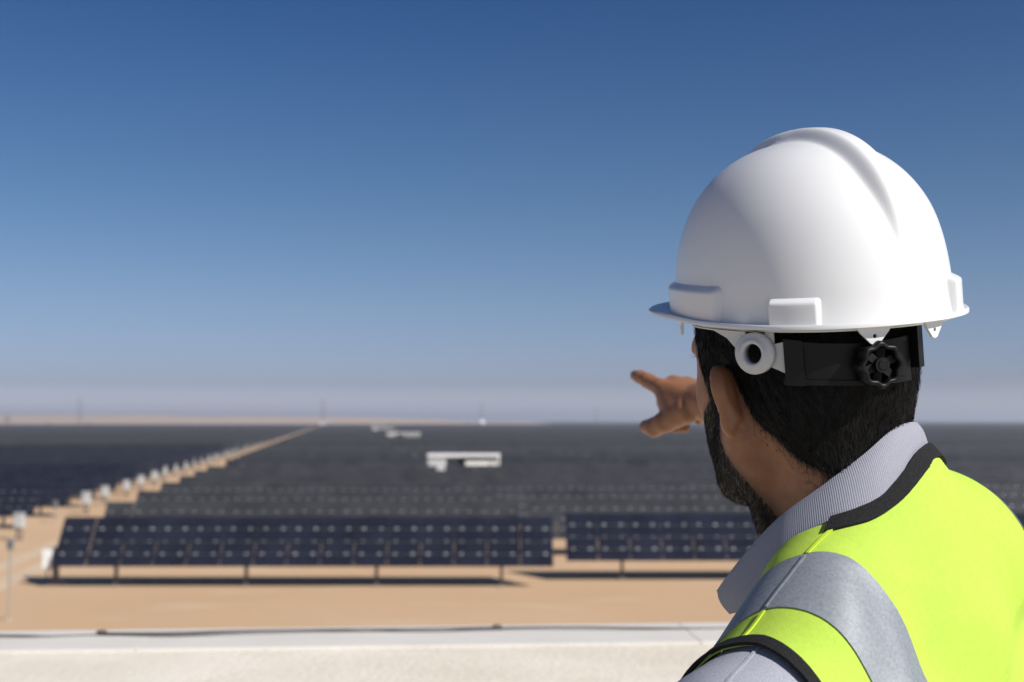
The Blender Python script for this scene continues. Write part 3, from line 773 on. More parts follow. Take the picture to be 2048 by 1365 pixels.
OFF = V3(0, 0, CAM_Z)
def emit(name, v, f, material, parent, attr=None, base=None):
    b = base if base is not None else V3(*parent.matrix_basis.translation)
    me = bpy.data.meshes.new(name)
    vv = (v + OFF - b).astype(np.float32); f = np.asarray(f, np.int32)
    me.vertices.add(len(vv)); me.vertices.foreach_set('co', vv.ravel())
    nf, ns = f.shape
    me.loops.add(nf * ns); me.loops.foreach_set('vertex_index', f.ravel())
    me.polygons.add(nf); me.polygons.foreach_set('loop_start', np.arange(0, nf * ns, ns, dtype=np.int32))
    me.polygons.foreach_set('loop_total', np.full(nf, ns, np.int32))
    me.update(calc_edges=True); me.validate()
    me.materials.append(material); me.shade_smooth()
    if attr is not None:
        at = me.attributes.new('stubble', 'FLOAT', 'POINT'); at.data.foreach_set('value', attr.astype(np.float32))
    return me

# --- frames
HC = V3(0.234, 1.0, 0.022)                         # head centre, between the ears
HF = unit((-0.455, 0.89, 0.0)); HU = V3(0, 0, 1.0)
HF = unit(HF + 0.03 * HU); HL = unit(np.cross(HU, HF)); HU = np.cross(HF, HL)
HM = np.stack([HF, HL, HU])                        # rows: forward, left, up
NB = V3(0.262, 0.985, -0.075)                      # base of the neck
BF = unit((-0.8, 0.6, 0.0)); BL = unit((-0.6, -0.8, 0.0)); BU = V3(0, 0, 1.0)
BM = np.stack([BF, BL, BU])
to_h = lambda p: (p - HC) @ HM.T
to_b = lambda p: (p - NB) @ BM.T
from_h = lambda q: HC + np.asarray(q) @ HM
from_b = lambda q: NB + np.asarray(q) @ BM

# --- head
HEAD = [
    ('e', (-0.006, 0, 0.050), (0.096, 0.074, 0.090)), ('e', (-0.042, 0, 0.018), (0.056, 0.061, 0.064), 0.03),
    ('e', (0.040, 0, -0.006), (0.048, 0.050, 0.066), 0.03), ('e', (0.034, 0, -0.046), (0.042, 0.042, 0.028), 0.02),
    ('c', (0.008, 0.046, -0.046), (0.047, 0.018, -0.074), 0.015, 0.015, 0.02), ('c', (0.008, -0.046, -0.046), (0.047, -0.018, -0.074), 0.015, 0.015, 0.02),
    ('c', (0.002, 0.052, -0.015), (0.008, 0.048, -0.048), 0.016, 0.015, 0.02), ('c', (0.002, -0.052, -0.015), (0.008, -0.048, -0.048), 0.016, 0.015, 0.02),
    ('e', (0.054, 0, -0.078), (0.017, 0.020, 0.015), 0.02),
    ('e', (0.050, 0.034, -0.004), (0.018, 0.014, 0.014), 0.02), ('e', (0.050, -0.034, -0.004), (0.018, 0.014, 0.014), 0.02),
    ('c', (0.083, -0.028, 0.040), (0.083, 0.028, 0.040), 0.011, 0.011, 0.02),
    ('c', (0.088, 0, 0.030), (0.107, 0, -0.005), 0.008, 0.011, 0.012), ('c', (0.099, 0.010, -0.009), (0.099, -0.010, -0.009), 0.009, 0.009, 0.008),
    ('c', (0.080, -0.015, -0.033), (0.080, 0.015, -0.033), 0.007, 0.007, 0.007), ('c', (0.076, -0.013, -0.043), (0.076, 0.013, -0.043), 0.008, 0.008, 0.008),
]
def f_ear(q, s):
    # s = +1 left, -1 right; pinna flaring out from the side of the head
    y = q[:, 1] * s
    fl = R(58); wv = V3(-math.cos(fl), math.sin(fl), 0); uv = unit(V3(-0.10, 0.60, 1.0)); nv = unit(np.cross(wv, uv)); uv = np.cross(nv, wv)
    c = V3(-0.016, 0.0775, -0.002)
    r = np.stack([q[:, 0], y, q[:, 2]], 1) - c
    w_, u_, n_ = r @ wv, r @ uv, r @ nv
    rw = 0.0150 + 0.006 * np.clip(u_ / 0.025, -1, 1)
    qq = np.sqrt((w_ / rw) ** 2 + (u_ / 0.0222) ** 2)
    curl = 0.005 * np.clip(qq, 0, 1.2) ** 2
    ne = n_ - curl + 0.003
    plate = np.sqrt(np.clip((qq - 0.86) * 0.022, 0, None) ** 2 + ne ** 2) - 0.0026
    rim = np.sqrt(((qq - 0.95) * 0.020) ** 2 + (ne - 0.001) ** 2) - 0.0046
    lobe = np.sqrt(((w_ - 0.002) / 0.9) ** 2 + ((u_ + 0.0212) / 1.1) ** 2 + (ne * 1.4) ** 2) - 0.0085
    root = sd_ell(np.stack([q[:, 0], y, q[:, 2]], 1), (-0.008, 0.062, -0.006), (0.011, 0.011, 0.019))
    f = smin(plate, rim, 0.004); f = smin(f, lobe, 0.008); return smin(f, root, 0.010)
def f_skull(p):
    q = to_h(p); return uni(q, HEAD)
def f_neck(p):
    a = from_h((-0.028, 0, -0.02)); b = from_b((-0.016, 0, -0.02)); c = from_b((-0.02, 0, -0.12))
    f = smin(sd_cap(p, a, b, 0.051, 0.053), sd_cap(p, b, c, 0.053, 0.066), 0.02)
    # nape muscles and sternomastoid
    f = smin(f, sd_cap(p, from_h((-0.050, 0.026, 0.0)), from_b((-0.034, 0.034, -0.02)), 0.021, 0.022), 0.025)
    f = smin(f, sd_cap(p, from_h((-0.050, -0.026, 0.0)), from_b((-0.034, -0.034, -0.02)), 0.021, 0.022), 0.025)
    f = smin(f, sd_cap(p, from_h((-0.015, 0.062, -0.035)), from_b((0.028, 0.018, -0.06)), 0.013, 0.012), 0.02)
    f = smin(f, sd_cap(p, from_h((-0.015, -0.062, -0.035)), from_b((0.028, -0.018, -0.06)), 0.013, 0.012), 0.02)
    return f
def f_eyes_cut(q):
    return np.minimum(sd_ell(q, (0.081, 0.030, 0.026), (0.013, 0.014, 0.009)), sd_ell(q, (0.081, -0.030, 0.026), (0.013, 0.014, 0.009)))
def f_headneck(p):
    q = to_h(p)
    f = smin(f_skull(p), f_neck(p), 0.028)
    f = smax(f, -f_eyes_cut(q), 0.006)
    f = smin(f, f_ear(q, 1), 0.004); return smin(f, f_ear(q, -1), 0.004)

# --- torso, arms, legs (body frame: forward, left, up from the base of the neck)
RSH = (0.024, -0.190, -0.032)                      # raised right shoulder
LSH = (-0.014, 0.196, -0.160)
r_elb = to_b(V3(0.345, 1.385, -0.075)[None])[0]; WR = V3(0.268, 1.62, 0.026); r_wr = to_b(WR[None])[0]
L_ELB = (0.030, 0.245, -0.455); L_WR = (0.165, 0.225, -0.665)
TORSO = [
    ('e', (0.000, 0, -0.31), (0.118, 0.170, 0.25)), ('e', (-0.045, 0, -0.21), (0.080, 0.150, 0.165), 0.03),
    ('e', (-0.01, 0, -0.56), (0.112, 0.158, 0.16), 0.06),
    ('c', (-0.022, 0.10, -0.135), LSH, 0.053, 0.059, 0.03), ('c', (-0.050, -0.09, -0.052), RSH, 0.062, 0.068, 0.03),
    ('c', (-0.034, 0.03, -0.026), (-0.024, 0.142, -0.116), 0.040, 0.043, 0.025), ('c', (-0.040, -0.02, -0.004), (-0.050, -0.13, -0.044), 0.042, 0.048, 0.025),
    ('c', (-0.036, 0, 0.030), (-0.058, 0, -0.08), 0.028, 0.056, 0.03),
    ('e', (-0.080, -0.115, -0.205), (0.050, 0.075, 0.10), 0.03), ('e', (-0.068, 0.100, -0.235), (0.045, 0.075, 0.10), 0.03),
]
LARM = [('c', LSH, L_ELB, 0.059, 0.043), ('c', L_ELB, L_WR, 0.041, 0.026, 0.02)]
RARM = [('c', RSH, tuple(r_elb), 0.056, 0.042), ('c', tuple(r_elb), tuple(r_wr), 0.040, 0.0255, 0.02)]
LEGS = []
for s in (1, -1):
    LEGS += [('c', (-0.01, s * 0.085, -0.66), (0.0, s * 0.10, -1.07), 0.092, 0.060, 0.04), ('c', (0.0, s * 0.10, -1.07), (-0.03, s * 0.105, -1.47), 0.058, 0.038, 0.02),
             ('c', (-0.05, s * 0.108, -1.515), (0.13, s * 0.118, -1.525), 0.036, 0.030, 0.03)]
def f_torso(p, arms=True):
    q = to_b(p); f = uni(q, TORSO, 0.04)
    return smin(smin(f, uni(q, LARM), 0.03), uni(q, RARM), 0.03)
def f_lower(p):
    q = to_b(p); return smin(uni(q, TORSO[2:3]), uni(q, LEGS), 0.03)

# --- hands (frame: along the hand, thumb side, back of the hand)
def hand_prims(curl=True):
    pr = [('c', (-0.05, 0.0, 0.0), (0.012, 0.0, 0.0), 0.0245, 0.0225)]
    kn = {'i': (0.088, 0.026, 0.003), 'm': (0.092, 0.006, 0.006), 'r': (0.086, -0.013, 0.003), 'p': (0.077, -0.030, -0.003)}
    for n_, b0 in (('i', 0.016), ('m', 0.005), ('r', -0.006), ('p', -0.016)):
        pr.append(('c', (0.008, b0, 0.0), kn[n_], 0.0165, 0.0125, 0.012))
    pr.append(('e', (0.045, 0.028, -0.014), (0.032, 0.016, 0.014), 0.014))            # thumb pad
    pr.append(('e', (0.035, -0.022, -0.012), (0.034, 0.013, 0.014), 0.014))
    def finger(pts, rr):
        for i in range(len(pts) - 1):
            a = 0.0; pr.append(('c', pts[i], pts[i + 1], rr[i], rr[i + 1], 0.004))
    if curl:
        finger([kn['i'], (0.126, 0.029, 0.007), (0.149, 0.029, 0.008), (0.167, 0.028, 0.007)], [0.0124, 0.0106, 0.0094, 0.0078])
        finger([kn['m'], (0.122, 0.005, -0.026), (0.106, 0.007, -0.053), (0.084, 0.008, -0.056)], [0.0122, 0.0104, 0.0092, 0.0078])
        finger([kn['r'], (0.114, -0.008, -0.026), (0.098, -0.005, -0.053), (0.077, -0.003, -0.055)], [0.0118, 0.0100, 0.0088, 0.0075])
        finger([kn['p'], (0.099, -0.028, -0.022), (0.089, -0.026, -0.042), (0.072, -0.024, -0.045)], [0.0105, 0.0088, 0.0078, 0.0066])
        pr.append(('c', (0.040, 0.034, -0.022), (0.074, 0.028, -0.006), 0.0125, 0.0115, 0.012))
        finger([(0.020, 0.026, -0.014), (0.050, 0.043, -0.035), (0.069, 0.050, -0.046), (0.084, 0.054, -0.048)], [0.0185, 0.0148, 0.0132, 0.0098])
    else:
        for n_, L, dz in (('i', 0.082, -.02), ('m', 0.090, -.028), ('r', 0.084, -.032), ('p', 0.066, -.03)):
            k = np.array(kn[n_]); finger([tuple(k), tuple(k + (L * .48, 0, dz * .5)), tuple(k + (L * .75, 0, dz * 1.2)), tuple(k + (L * .93, 0, dz * 2.0))], [0.0115, 0.0098, 0.0088, 0.0072])
        finger([(0.030, 0.026, -0.010), (0.062, 0.042, -0.022), (0.090, 0.046, -0.034), (0.112, 0.044, -0.042)], [0.0150, 0.0122, 0.0108, 0.0082])
    return pr
RH = hand_prims(True); LH = hand_prims(False)
rd = unit((-0.36, 0.90, 0.22)); rr_ = unit(V3(-0.85, -0.36, -0.12)); rr_ = unit(rr_ - rd * (rr_ @ rd)); rn = np.cross(rr_, rd)
if rn[2] < 0: rn = -rn
RHM = np.stack([rd, rr_, rn])
ld = unit(from_b(L_WR) - from_b(L_ELB)); lr = unit(BF - ld * (BF @ ld)); ln = unit(np.cross(ld, lr))
if ln @ BL < 0: ln = -ln
LHM = np.stack([ld, lr, ln]); LWR = from_b(L_WR)
def f_rhand(p):
    f = uni((p - WR) @ RHM.T, RH, 0.012)
    return smin(f, sd_cap(p, from_b(r_elb), WR, 0.040, 0.0255), 0.012)
def f_lhand(p):
    f = uni((p - LWR) @ LHM.T, LH, 0.012)
    return smin(f, sd_cap(p, from_b(L_ELB), LWR, 0.041, 0.026), 0.012)

foot = V3(*from_b((0.0, 0, 0))); ROOT = V3(foot[0], foot[1], DECK_Z)
person = empty('person', tuple(ROOT))
tag(person, 'man seen from behind in lime safety vest, grey polo and white helmet, pointing away', 'person')

# clothed shapes: the vest hangs a little off the body, with soft drag folds
def f_shirt(p):
    q = to_b(p); return np.minimum(f_torso(p) - 0.006, sd_cap(q, (0.006, 0.206, -0.194), L_ELB, 0.062, 0.060))
def folds(q):
    a = 0.0022 * np.sin(q[:, 2] * 60 + q[:, 1] * 55 + 2.0 * np.sin(q[:, 1] * 14)) * np.exp(-((q[:, 2] + 0.16) / 0.10) ** 2)
    b = 0.0030 * np.sin(q[:, 1] * 42 - q[:, 2] * 30 + 1.7 * np.sin(q[:, 2] * 17 + 1)) * np.clip(-q[:, 2] / 0.1, 0, 1)
    c = 0.0016 * np.sin(q[:, 1] * 95 + q[:, 0] * 60 + q[:, 2] * 40) * np.exp(-((q[:, 1] - 0.09) / 0.05) ** 2)
    cr = lambda ph, sh: (1 - np.abs(np.sin(ph))) ** 4 * sh
    d = 0.0034 * cr(q[:, 2] * 26 + q[:, 1] * 9 + 0.9 * np.sin(q[:, 1] * 23 + 1), 0.5 + 0.5 * np.sin(q[:, 1] * 31 + q[:, 2] * 12))
    e = 0.0028 * cr(q[:, 2] * 17 - q[:, 1] * 38 + 1.1 * np.sin(q[:, 2] * 30), 0.5 + 0.5 * np.sin(q[:, 1] * 19 - q[:, 2] * 25 + 2)) * (q[:, 0] < 0.02)
    far = np.clip((np.sqrt((q[:, 0] + .012) ** 2 + q[:, 1] ** 2) - 0.092) / 0.035, 0, 1)
    return (a + b + c + d + e) * far
def f_vest(p):
    q = to_b(p); f = uni(q, TORSO, 0.04); f = smin(f, uni(q, LARM[:1]), 0.035); f = smin(f, uni(q, RARM[:1]), 0.035)
    t = np.clip((np.abs(q[:, 1]) - 0.125) / 0.05, 0, 1)
    return f - 0.015 + 0.0075 * t * t * (3 - 2 * t) - folds(q) * (1 - 0.7 * t)

lo_t = np.minimum.reduce([from_b((s * .2, t * .30, 0)) for s in (-1, 1) for t in (-1, 1)]); hi_t = np.maximum.reduce([from_b((s * .2, t * .30, 0)) for s in (-1, 1) for t in (-1, 1)])
hi_t[1] = max(hi_t[1], 1.66)

# body (skin): head and neck, torso and limbs, hands
parts = []
lo_h, hi_h = HC + V3(-0.15, -0.15, -0.20), HC + V3(0.15, 0.16, 0.16)
def f_hn(p): return np.maximum(smin(f_headneck(p), f_torso(p), 0.03), -(p[:, 2] + 0.165))
vh, fh = surface_nets(f_hn, lo_h, hi_h, 0.0026); vh = project(f_hn, vh, 1); parts.append((vh, fh))
def f_rest(p): return np.minimum(np.minimum(smin(f_torso(p), f_neck(p), 0.03), f_lower(p)), 10)
f_rest_c = lambda p: np.maximum(f_rest(p), p[:, 2] + 0.10)
vt, ft_ = surface_nets(f_rest_c, (lo_t[0], lo_t[1], -1.64), (hi_t[0] + .02, hi_t[1], -0.08), 0.011); parts.append((vt, ft_))
f_arm = lambda p: np.maximum(uni(to_b(p), RARM), (WR - p) @ (-rd) + 0.0)
va, fa = surface_nets(lambda p: uni(to_b(p), RARM), from_b(r_elb) + V3(-.12, -.3, -.14), V3(*(np.maximum(from_b(RSH), WR) + V3(.08, .05, .09))), 0.007); parts.append((va, fa))
v1, f1 = surface_nets(f_rhand, WR + V3(-.17, -.10, -.10), WR + V3(.09, .22, .10), 0.0022); parts.append((project(f_rhand, v1, 1), f1))
v2, f2 = surface_nets(f_lhand, LWR + V3(-.18, -.14, -.22), LWR + V3(.14, .16, .12), 0.004); parts.append((v2, f2))
o_ = 0; av, af = [], []
for v, f in parts: av.append(v); af.append(f + o_); o_ += len(v)
bv, bf_ = np.concatenate(av), np.concatenate(af)

# beard and hair regions in the head frame
def g_beard(q):
    """< 0 inside the beard"""
    x, y, z = q[:, 0], np.abs(q[:, 1]), q[:, 2]
    back = np.interp(z, [-0.13, -0.10, -0.085, -0.065, -0.045, -0.02, 0.04], [-0.036, -0.033, -0.027, -0.018, -0.007, 0.002, 0.011])
    front = np.interp(z, [-0.06, -0.035, -0.005, 0.04], [0.20, 0.075, 0.036, 0.036])
    cheek = z - (0.030 - 1.1 * np.clip(x - 0.036, 0, 1))               # cheek line slopes down to the mouth
    return np.maximum.reduce([back - x, x - front, z - 0.045, cheek, -(z + 0.112)])
def g_hair(q):
    """< 0 inside the scalp hair"""
    x, y, z = q[:, 0], np.abs(q[:, 1]), q[:, 2]
    # hairline: down the temple in front of the ear, round behind it and down to the nape
    behind = np.interp(x, [-0.085, -0.06, -0.035, -0.014, -0.004], [-0.066, -0.053, -0.024, 0.012, 0.018]) - z
    temple = np.maximum(x - (0.036 + 0.36 * z), np.where(x > 0.010, -0.004, 0.018) - z)
    return np.where(x < -0.004, behind, temple)
qh = to_h(bv)
st_ = np.clip(0.5 - g_beard(qh) / 0.012, 0, 1) * (qh[:, 2] > -0.16) * (qh[:, 2] < 0.2) * (np.abs(qh[:, 1]) < 0.12)
sh_ = np.clip(0.5 - g_hair(qh) / 0.016, 0, 1) * (np.abs(qh[:, 1]) < 0.12) * (np.abs(qh[:, 0]) < 0.2)
earm = f_ear(qh, 1) < 0.0015
st_[earm] = 0; sh_[earm] = 0
me = emit('body', bv, bf_, M['skin'], person, np.maximum(st_, sh_)); link('body', me, person)
def ball(name, c, r, m, par, flat=1.0):
    bm = bmesh.new(); bmesh.ops.create_uvsphere(bm, u_segments=16, v_segments=10, radius=r)
    for v_ in bm.verts: v_.co = Vector(HM.T @ np.array([v_.co.x * flat, v_.co.y, v_.co.z])) + Vector(c)
    m_ = bpy.data.meshes.new(name); bm.to_mesh(m_); bm.free(); m_.materials.append(m); m_.shade_smooth(); return link(name, m_, par)
M['iris'] = mat('dark_iris', (0.02, 0.011, 0.007), 0.08)
for s in (1, -1):
    eye = ball('eye', from_h((0.0745, s * 0.030, 0.026)) + OFF - ROOT, 0.0095, M['eye'], person)
    ball('iris', from_h((0.0828, s * 0.030, 0.026)) + OFF - ROOT, 0.0048, M['iris'], eye, 0.4)
    for dz, k in ((0.0052, 1), (-0.0056, 1)):
        lid = MB(); lid.tube([tuple(from_h((0.0795 - 0.010 * t * t * 1.0, s * (0.030 + 0.0105 * t), 0.026 + dz * (1 - 0.75 * t * t))) + OFF - ROOT) for t in np.linspace(-1, 1, 9)], [0.0024, 0.0034, 0.0038, 0.0040, 0.0041, 0.0040, 0.0038, 0.0034, 0.0024], 8)
        lid.build('eyelid', M['skin'], person, smooth=True)

def strands(v, f, nrm_fun, n, length, width, dirfun, seed, flat=0.35):
    """short single hairs rooted on a surface: thin tapered ribbons"""
    r = np.random.default_rng(seed); f = tri(f)
    a, b, c = v[f[:, 0]], v[f[:, 1]], v[f[:, 2]]
    ar = np.linalg.norm(np.cross(b - a, c - a), axis=1); pick = r.choice(len(f), n, p=ar / ar.sum())
    u1, u2 = r.random(n), r.random(n); sw = u1 + u2 > 1; u1[sw], u2[sw] = 1 - u1[sw], 1 - u2[sw]
    p = a[pick] + (b - a)[pick] * u1[:, None] + (c - a)[pick] * u2[:, None]
    nr = grad(nrm_fun, p, 0.003)
    d = dirfun(p, nr) + r.normal(size=(n, 3)) * 0.22
    d = d - nr * np.einsum('ij,ij->i', d, nr)[:, None]; d /= np.linalg.norm(d, axis=1, keepdims=True) + 1e-9
    d = d + nr * (flat * (0.5 + r.random(n)))[:, None]; d /= np.linalg.norm(d, axis=1, keepdims=True)
    L = length * (0.55 + 0.75 * r.random(n)); mid = p + d * (L * .55)[:, None]
    tip = p + d * L[:, None] - nr * (L * 0.18)[:, None] + r.normal(size=(n, 3)) * length * 0.06
    sd_ = np.cross(d, nr + r.normal(size=(n, 3)) * .6); sd_ /= np.linalg.norm(sd_, axis=1, keepdims=True) + 1e-9
    w_ = width
    V = np.stack([p - sd_ * w_, p + sd_ * w_, mid + sd_ * w_ * .8, mid - sd_ * w_ * .8, tip], 1).reshape(-1, 3)
    base = np.arange(n)[:, None] * 5
    F = np.concatenate([base + [0, 1, 2], base + [0, 2, 3], base + [3, 2, 4]])
    return V, F

# scalp hair: a close shell plus single hairs
def f_scalp(p): return smin(f_skull(p), f_neck(p), 0.028)
def f_hairshell(p):
    g = g_hair(to_h(p)); return f_scalp(p) - 0.0050 * np.clip(-g / 0.012, 0, 1) + 0.001
vs_, fs_ = surface_nets(f_hairshell, lo_h, hi_h, 0.003)
vs_ = project(f_hairshell, vs_, 1)
vs_, fs_ = clip(vs_, fs_, g_hair(to_h(vs_)) + 0.003)
vs_, fs_ = clip(vs_, fs_, to_h(vs_)[:, 2] - 0.125)
me = emit('hair', vs_, fs_, M['hair'], person); hair_o = link('hair', me, person)
back_down = lambda p, nr: (-HU * 1.0 - HF * 0.45)[None] + 0 * p
sv, sf = strands(vs_, fs_, f_scalp, 26000, 0.0095, 0.00018, back_down, 3, 0.26)
me = emit('hair_strands', sv, sf, M['hair'], person); tag(link('hair_strands', me, hair_o), kind='stuff')
# hairline fuzz on the nape
vb, fb = clip(vh, tri(fh), np.abs(g_hair(to_h(vh)) - 0.004) - 0.010)
keepb = lambda v: np.maximum.reduce([to_h(v)[:, 2] - 0.05, to_h(v)[:, 0] + 0.030])
vb, fb = clip(vb, fb, keepb(vb))
sv, sf = strands(vb, fb, f_scalp, 1300, 0.0036, 0.00009, back_down, 5, 0.15)
me = emit('nape_fuzz', sv, sf, M['hair'], person); tag(link('nape_fuzz', me, hair_o), kind='stuff')

# beard
gb = g_beard(to_h(vh)); vb, fb = clip(vh, tri(fh), gb + 0.001)
qe = f_ear(to_h(vb), 1); vb, fb = clip(vb, fb, 0.004 - qe)
jaw_dir = lambda p, nr: (-HU * 1.0 + HF * 0.25)[None] + 0 * p
sv, sf = strands(vb, fb, f_scalp, 30000, 0.0062, 0.00017, jaw_dir, 9, 0.38)
me = emit('beard', sv, sf, M['beard'], person); tag(link('beard', me, person), kind='stuff')
# eyelashes of the left eye, just proud of the cheek outline
ev, ef = [], []
for i in range(16):
    t = i / 15; a = from_h((0.086 - 0.010 * t, 0.036 + 0.011 * t, 0.032 - 0.002 * t)); d = unit(HF * (1 - t * .6) + HL * t * 1.2 + HU * 0.35) * (0.007 + .002 * math.sin(t * 9))
    sdv = unit(np.cross(d, HU)) * 0.0002; o_ = len(ev); ev += [a - sdv, a + sdv, a + d]; ef.append((o_, o_ + 1, o_ + 2))
me = emit('eyelash', np.array(ev), np.array(ef), M['hair'], person); link('eyelash', me, person)

# --- shirt
vs_, fs_ = surface_nets(f_shirt, (lo_t[0] - .03, lo_t[1] - .03, -0.80), (hi_t[0] + .05, 1.50, 0.0), 0.007)
vs_ = project(f_shirt, vs_, 1)
qs = to_b(vs_)
vs_, fs_ = clip(vs_, fs_, np.maximum(0, 0.085 - np.sqrt((qs[:, 0] + .01) ** 2 + qs[:, 1] ** 2)) - np.where(qs[:, 2] > -0.12, 0.0001, 1))
qs = to_b(vs_); vs_, fs_ = clip(vs_, fs_, -0.655 - qs[:, 2])
elb = from_b(r_elb); ra = unit(WR - elb); vs_, fs_ = clip(vs_, fs_, (vs_ - elb) @ ra - 0.02)
qs = to_b(vs_); lel = np.array(L_ELB); vs_, fs_ = clip(vs_, fs_, np.where(qs[:, 1] > 0.19, -0.40 - qs[:, 2], -1))
shirt = link('shirt', emit('shirt', vs_, fs_, M['shirt'], person), person); solidify(shirt, 0.0015)
v, f = clip(vs_, fs_, to_b(vs_)[:, 0] + 0.018 - 0.0011); v, f = clip(v, f, -(to_b(v)[:, 0] + 0.018) - 0.0011)
v, f = clip(v, f, 0.175 - to_b(v)[:, 1]); v, f = clip(v, f, -0.40 - to_b(v)[:, 2])
v, f = clip(v, f, to_b(v)[:, 2] + 0.0)
solidify(link('sleeve_seam', emit('sleeve_seam', v + grad(f_shirt, v) * 0.0011, f, M['shirt'], person), shirt), 0.001)

# collar: stand, fold and leaf lofted round the neck (left half from the front tip to the nape, mirrored)
FOLD = [(-0.065, 0.0, 0.073), (-0.060, 0.029, 0.068), (-0.047, 0.055, 0.049), (-0.022, 0.071, 0.026), (0.014, 0.073, -0.001), (0.053, 0.058, -0.036), (0.080, 0.041, -0.062)]
LEAF = [(-0.071, 0.0, 0.026), (-0.067, 0.035, 0.018), (-0.058, 0.062, 0.006), (-0.034, 0.084, -0.026), (0.005, 0.089, -0.052), (0.037, 0.074, -0.070), (0.070, 0.044, -0.082)]
INN = [(-0.056, 0.0, 0.030), (-0.053, 0.026, 0.024), (-0.040, 0.048, 0.012), (-0.018, 0.061, -0.010), (0.013, 0.060, -0.046), (0.042, 0.044, -0.075), (0.062, 0.026, -0.098)]
def spl(ctrl, n):
    c = np.array(ctrl, float); m = len(c) - 1; out_ = []
    for u in np.linspace(0, m, n):
        i = min(int(u), m - 1); t = u - i
        p = [c[max(0, min(m, k))] for k in (i - 1, i, i + 1, i + 2)]
        if i == 0: p[0] = c[1] * [1, -1, 1]
        out_.append(0.5 * (2 * p[1] + (-p[0] + p[2]) * t + (2 * p[0] - 5 * p[1] + 4 * p[2] - p[3]) * t * t + (-p[0] + 3 * p[1] - 3 * p[2] + p[3]) * t ** 3))
    return np.array(out_)
def collar():
    n = 70; F, L, I = spl(FOLD, n), spl(LEAF, n), spl(INN, n)
    rows = []
    for side in (-1, 1):
        rng_ = range(n - 1, 0, -1) if side < 0 else range(0, n)
        for i in rng_:
            sg = np.array([1, side, 1]); f_, l_, in_ = F[i] * sg, L[i] * sg, I[i] * sg
            outw = unit(np.array([f_[0], f_[1], 0]) + 1e-6)
            prof = [in_, in_ * .5 + f_ * .5 - outw * .001, f_ - outw * 0.0030 - [0, 0, .004], f_ - outw * .0012 - [0, 0, .0008], f_ + outw * .0014 + [0, 0, 0.0], f_ + outw * .0042 - [0, 0, .0035]]
            for t in (.15, .3, .45, .6, .75, .88, 1.0):
                bulge = outw * (0.0035 * math.sin(math.pi * min(t * 1.0, 1)) + .003 * (1 - t * .6)) ; prof.append(f_ + (l_ - f_) * t + bulge)
            rows.append(prof)
    R_, C_ = len(rows), len(rows[0]); v = np.array(rows).reshape(-1, 3)
    arc = np.concatenate([[0], np.cumsum([np.linalg.norm(rows[i + 1][4] - rows[i][4]) for i in range(R_ - 1)])])
    f = [(i * C_ + j, i * C_ + j + 1, (i + 1) * C_ + j + 1, (i + 1) * C_ + j) for i in range(R_ - 1) for j in range(C_ - 1)]
    me = emit('collar', from_b(v), np.array(f), M['rib'], person)
    uv = me.uv_layers.new(name='UVMap'); vi = np.zeros(len(me.loops), np.int32); me.loops.foreach_get('vertex_index', vi)
    U = np.stack([arc[vi // C_], (vi % C_) / C_], 1).astype(np.float32); uv.data.foreach_set('uv', U.ravel())
    o = link('collar', me, shirt); solidify(o, 0.0022, 0)
    m = o.modifiers.new('sub', 'SUBSURF'); m.levels = 1; m.render_levels = 1
collar()

# --- safety vest
def neck_hole(q):
    """< 0 inside the neck opening (metres)"""
    f, l, z = q[:, 0], np.abs(q[:, 1]), q[:, 2]
    back = (np.sqrt(((f + 0.012) / 0.064) ** 2 + (l / 0.091) ** 2) - 1) * 0.074
    front = l - 0.091 * np.clip(1 + (z + 0.03) / 0.33, 0, 1)
    g = np.where(f < -0.012, back, np.where(z > -0.4, front, 1))
    return np.where(z < -0.15, np.where(f < 0, 1, g), g)
def arm_hole(q, s):
    """< 0 outside the armhole edge; s = +1 left"""
    f, l, z = q[:, 0], q[:, 1] * s, q[:, 2]
    edge = (0.183 if s > 0 else 0.205) + 0.25 * np.clip(-f - 0.02, 0, 0.1) - 0.10 * np.clip((-z - 0.13) / 0.15, 0, 1) * np.clip((-z - 0.13) / 0.15, 0, 1) * 0.15 - 0.02 * np.clip((f) / 0.1, 0, 1)
    g = edge - l
    return np.where(z < -0.38, 1, g)
def g_vest(q): return -np.minimum.reduce([neck_hole(q), arm_hole(q, 1), arm_hole(q, -1), q[:, 2] + 0.62])
vv, vf = surface_nets(f_vest, (lo_t[0] - .05, lo_t[1] - .05, -0.70), (hi_t[0] + .06, 1.36, 0.06), 0.0055)
vv = project(f_vest, vv, 1); vf = tri(vf)
cv, cf = clip(vv, vf, g_vest(to_b(vv)))
# nothing of the sleeves below the armhole may stay
qv = to_b(cv); cv, cf = clip(cv, cf, np.abs(qv[:, 1]) - 0.262)
vest = link('safety_vest', emit('safety_vest', cv, cf, M['vest'], person), person); solidify(vest, 0.0012)
def surf(g, v, d):
    e = 0.0012; gr = np.stack([g(to_b(v + k)) - g(to_b(v - k)) for k in np.eye(3) * e], 1) / (2 * e)
    nr = grad(f_vest, v); gr = gr - nr * np.einsum('ij,ij->i', gr, nr)[:, None]
    return g(to_b(v)) / np.clip(np.linalg.norm(gr, axis=1), 0.15, 2) - d
def band(name, off, gfun, material, thick=0.0016):
    v = vv + grad(f_vest, vv) * off
    q0 = to_b(vv); v2, f2 = vv, vf
    for g in gfun:
        v2, f2 = clip(v2, f2, g(v2) if getattr(g, 'world', False) else g(to_b(v2)))
    v2 = v2 + grad(f_vest, v2) * off
    o = link(name, emit(name, v2, f2, material, person), vest); solidify(o, thick); return o
f_ = lambda q: q[:, 0]
sq_ = lambda x: np.where(x > 0, x * x / (np.abs(x) + 0.03), 0)
def wband(g, d):
    fn = lambda v: surf(g, v, d); fn.world = True; return fn
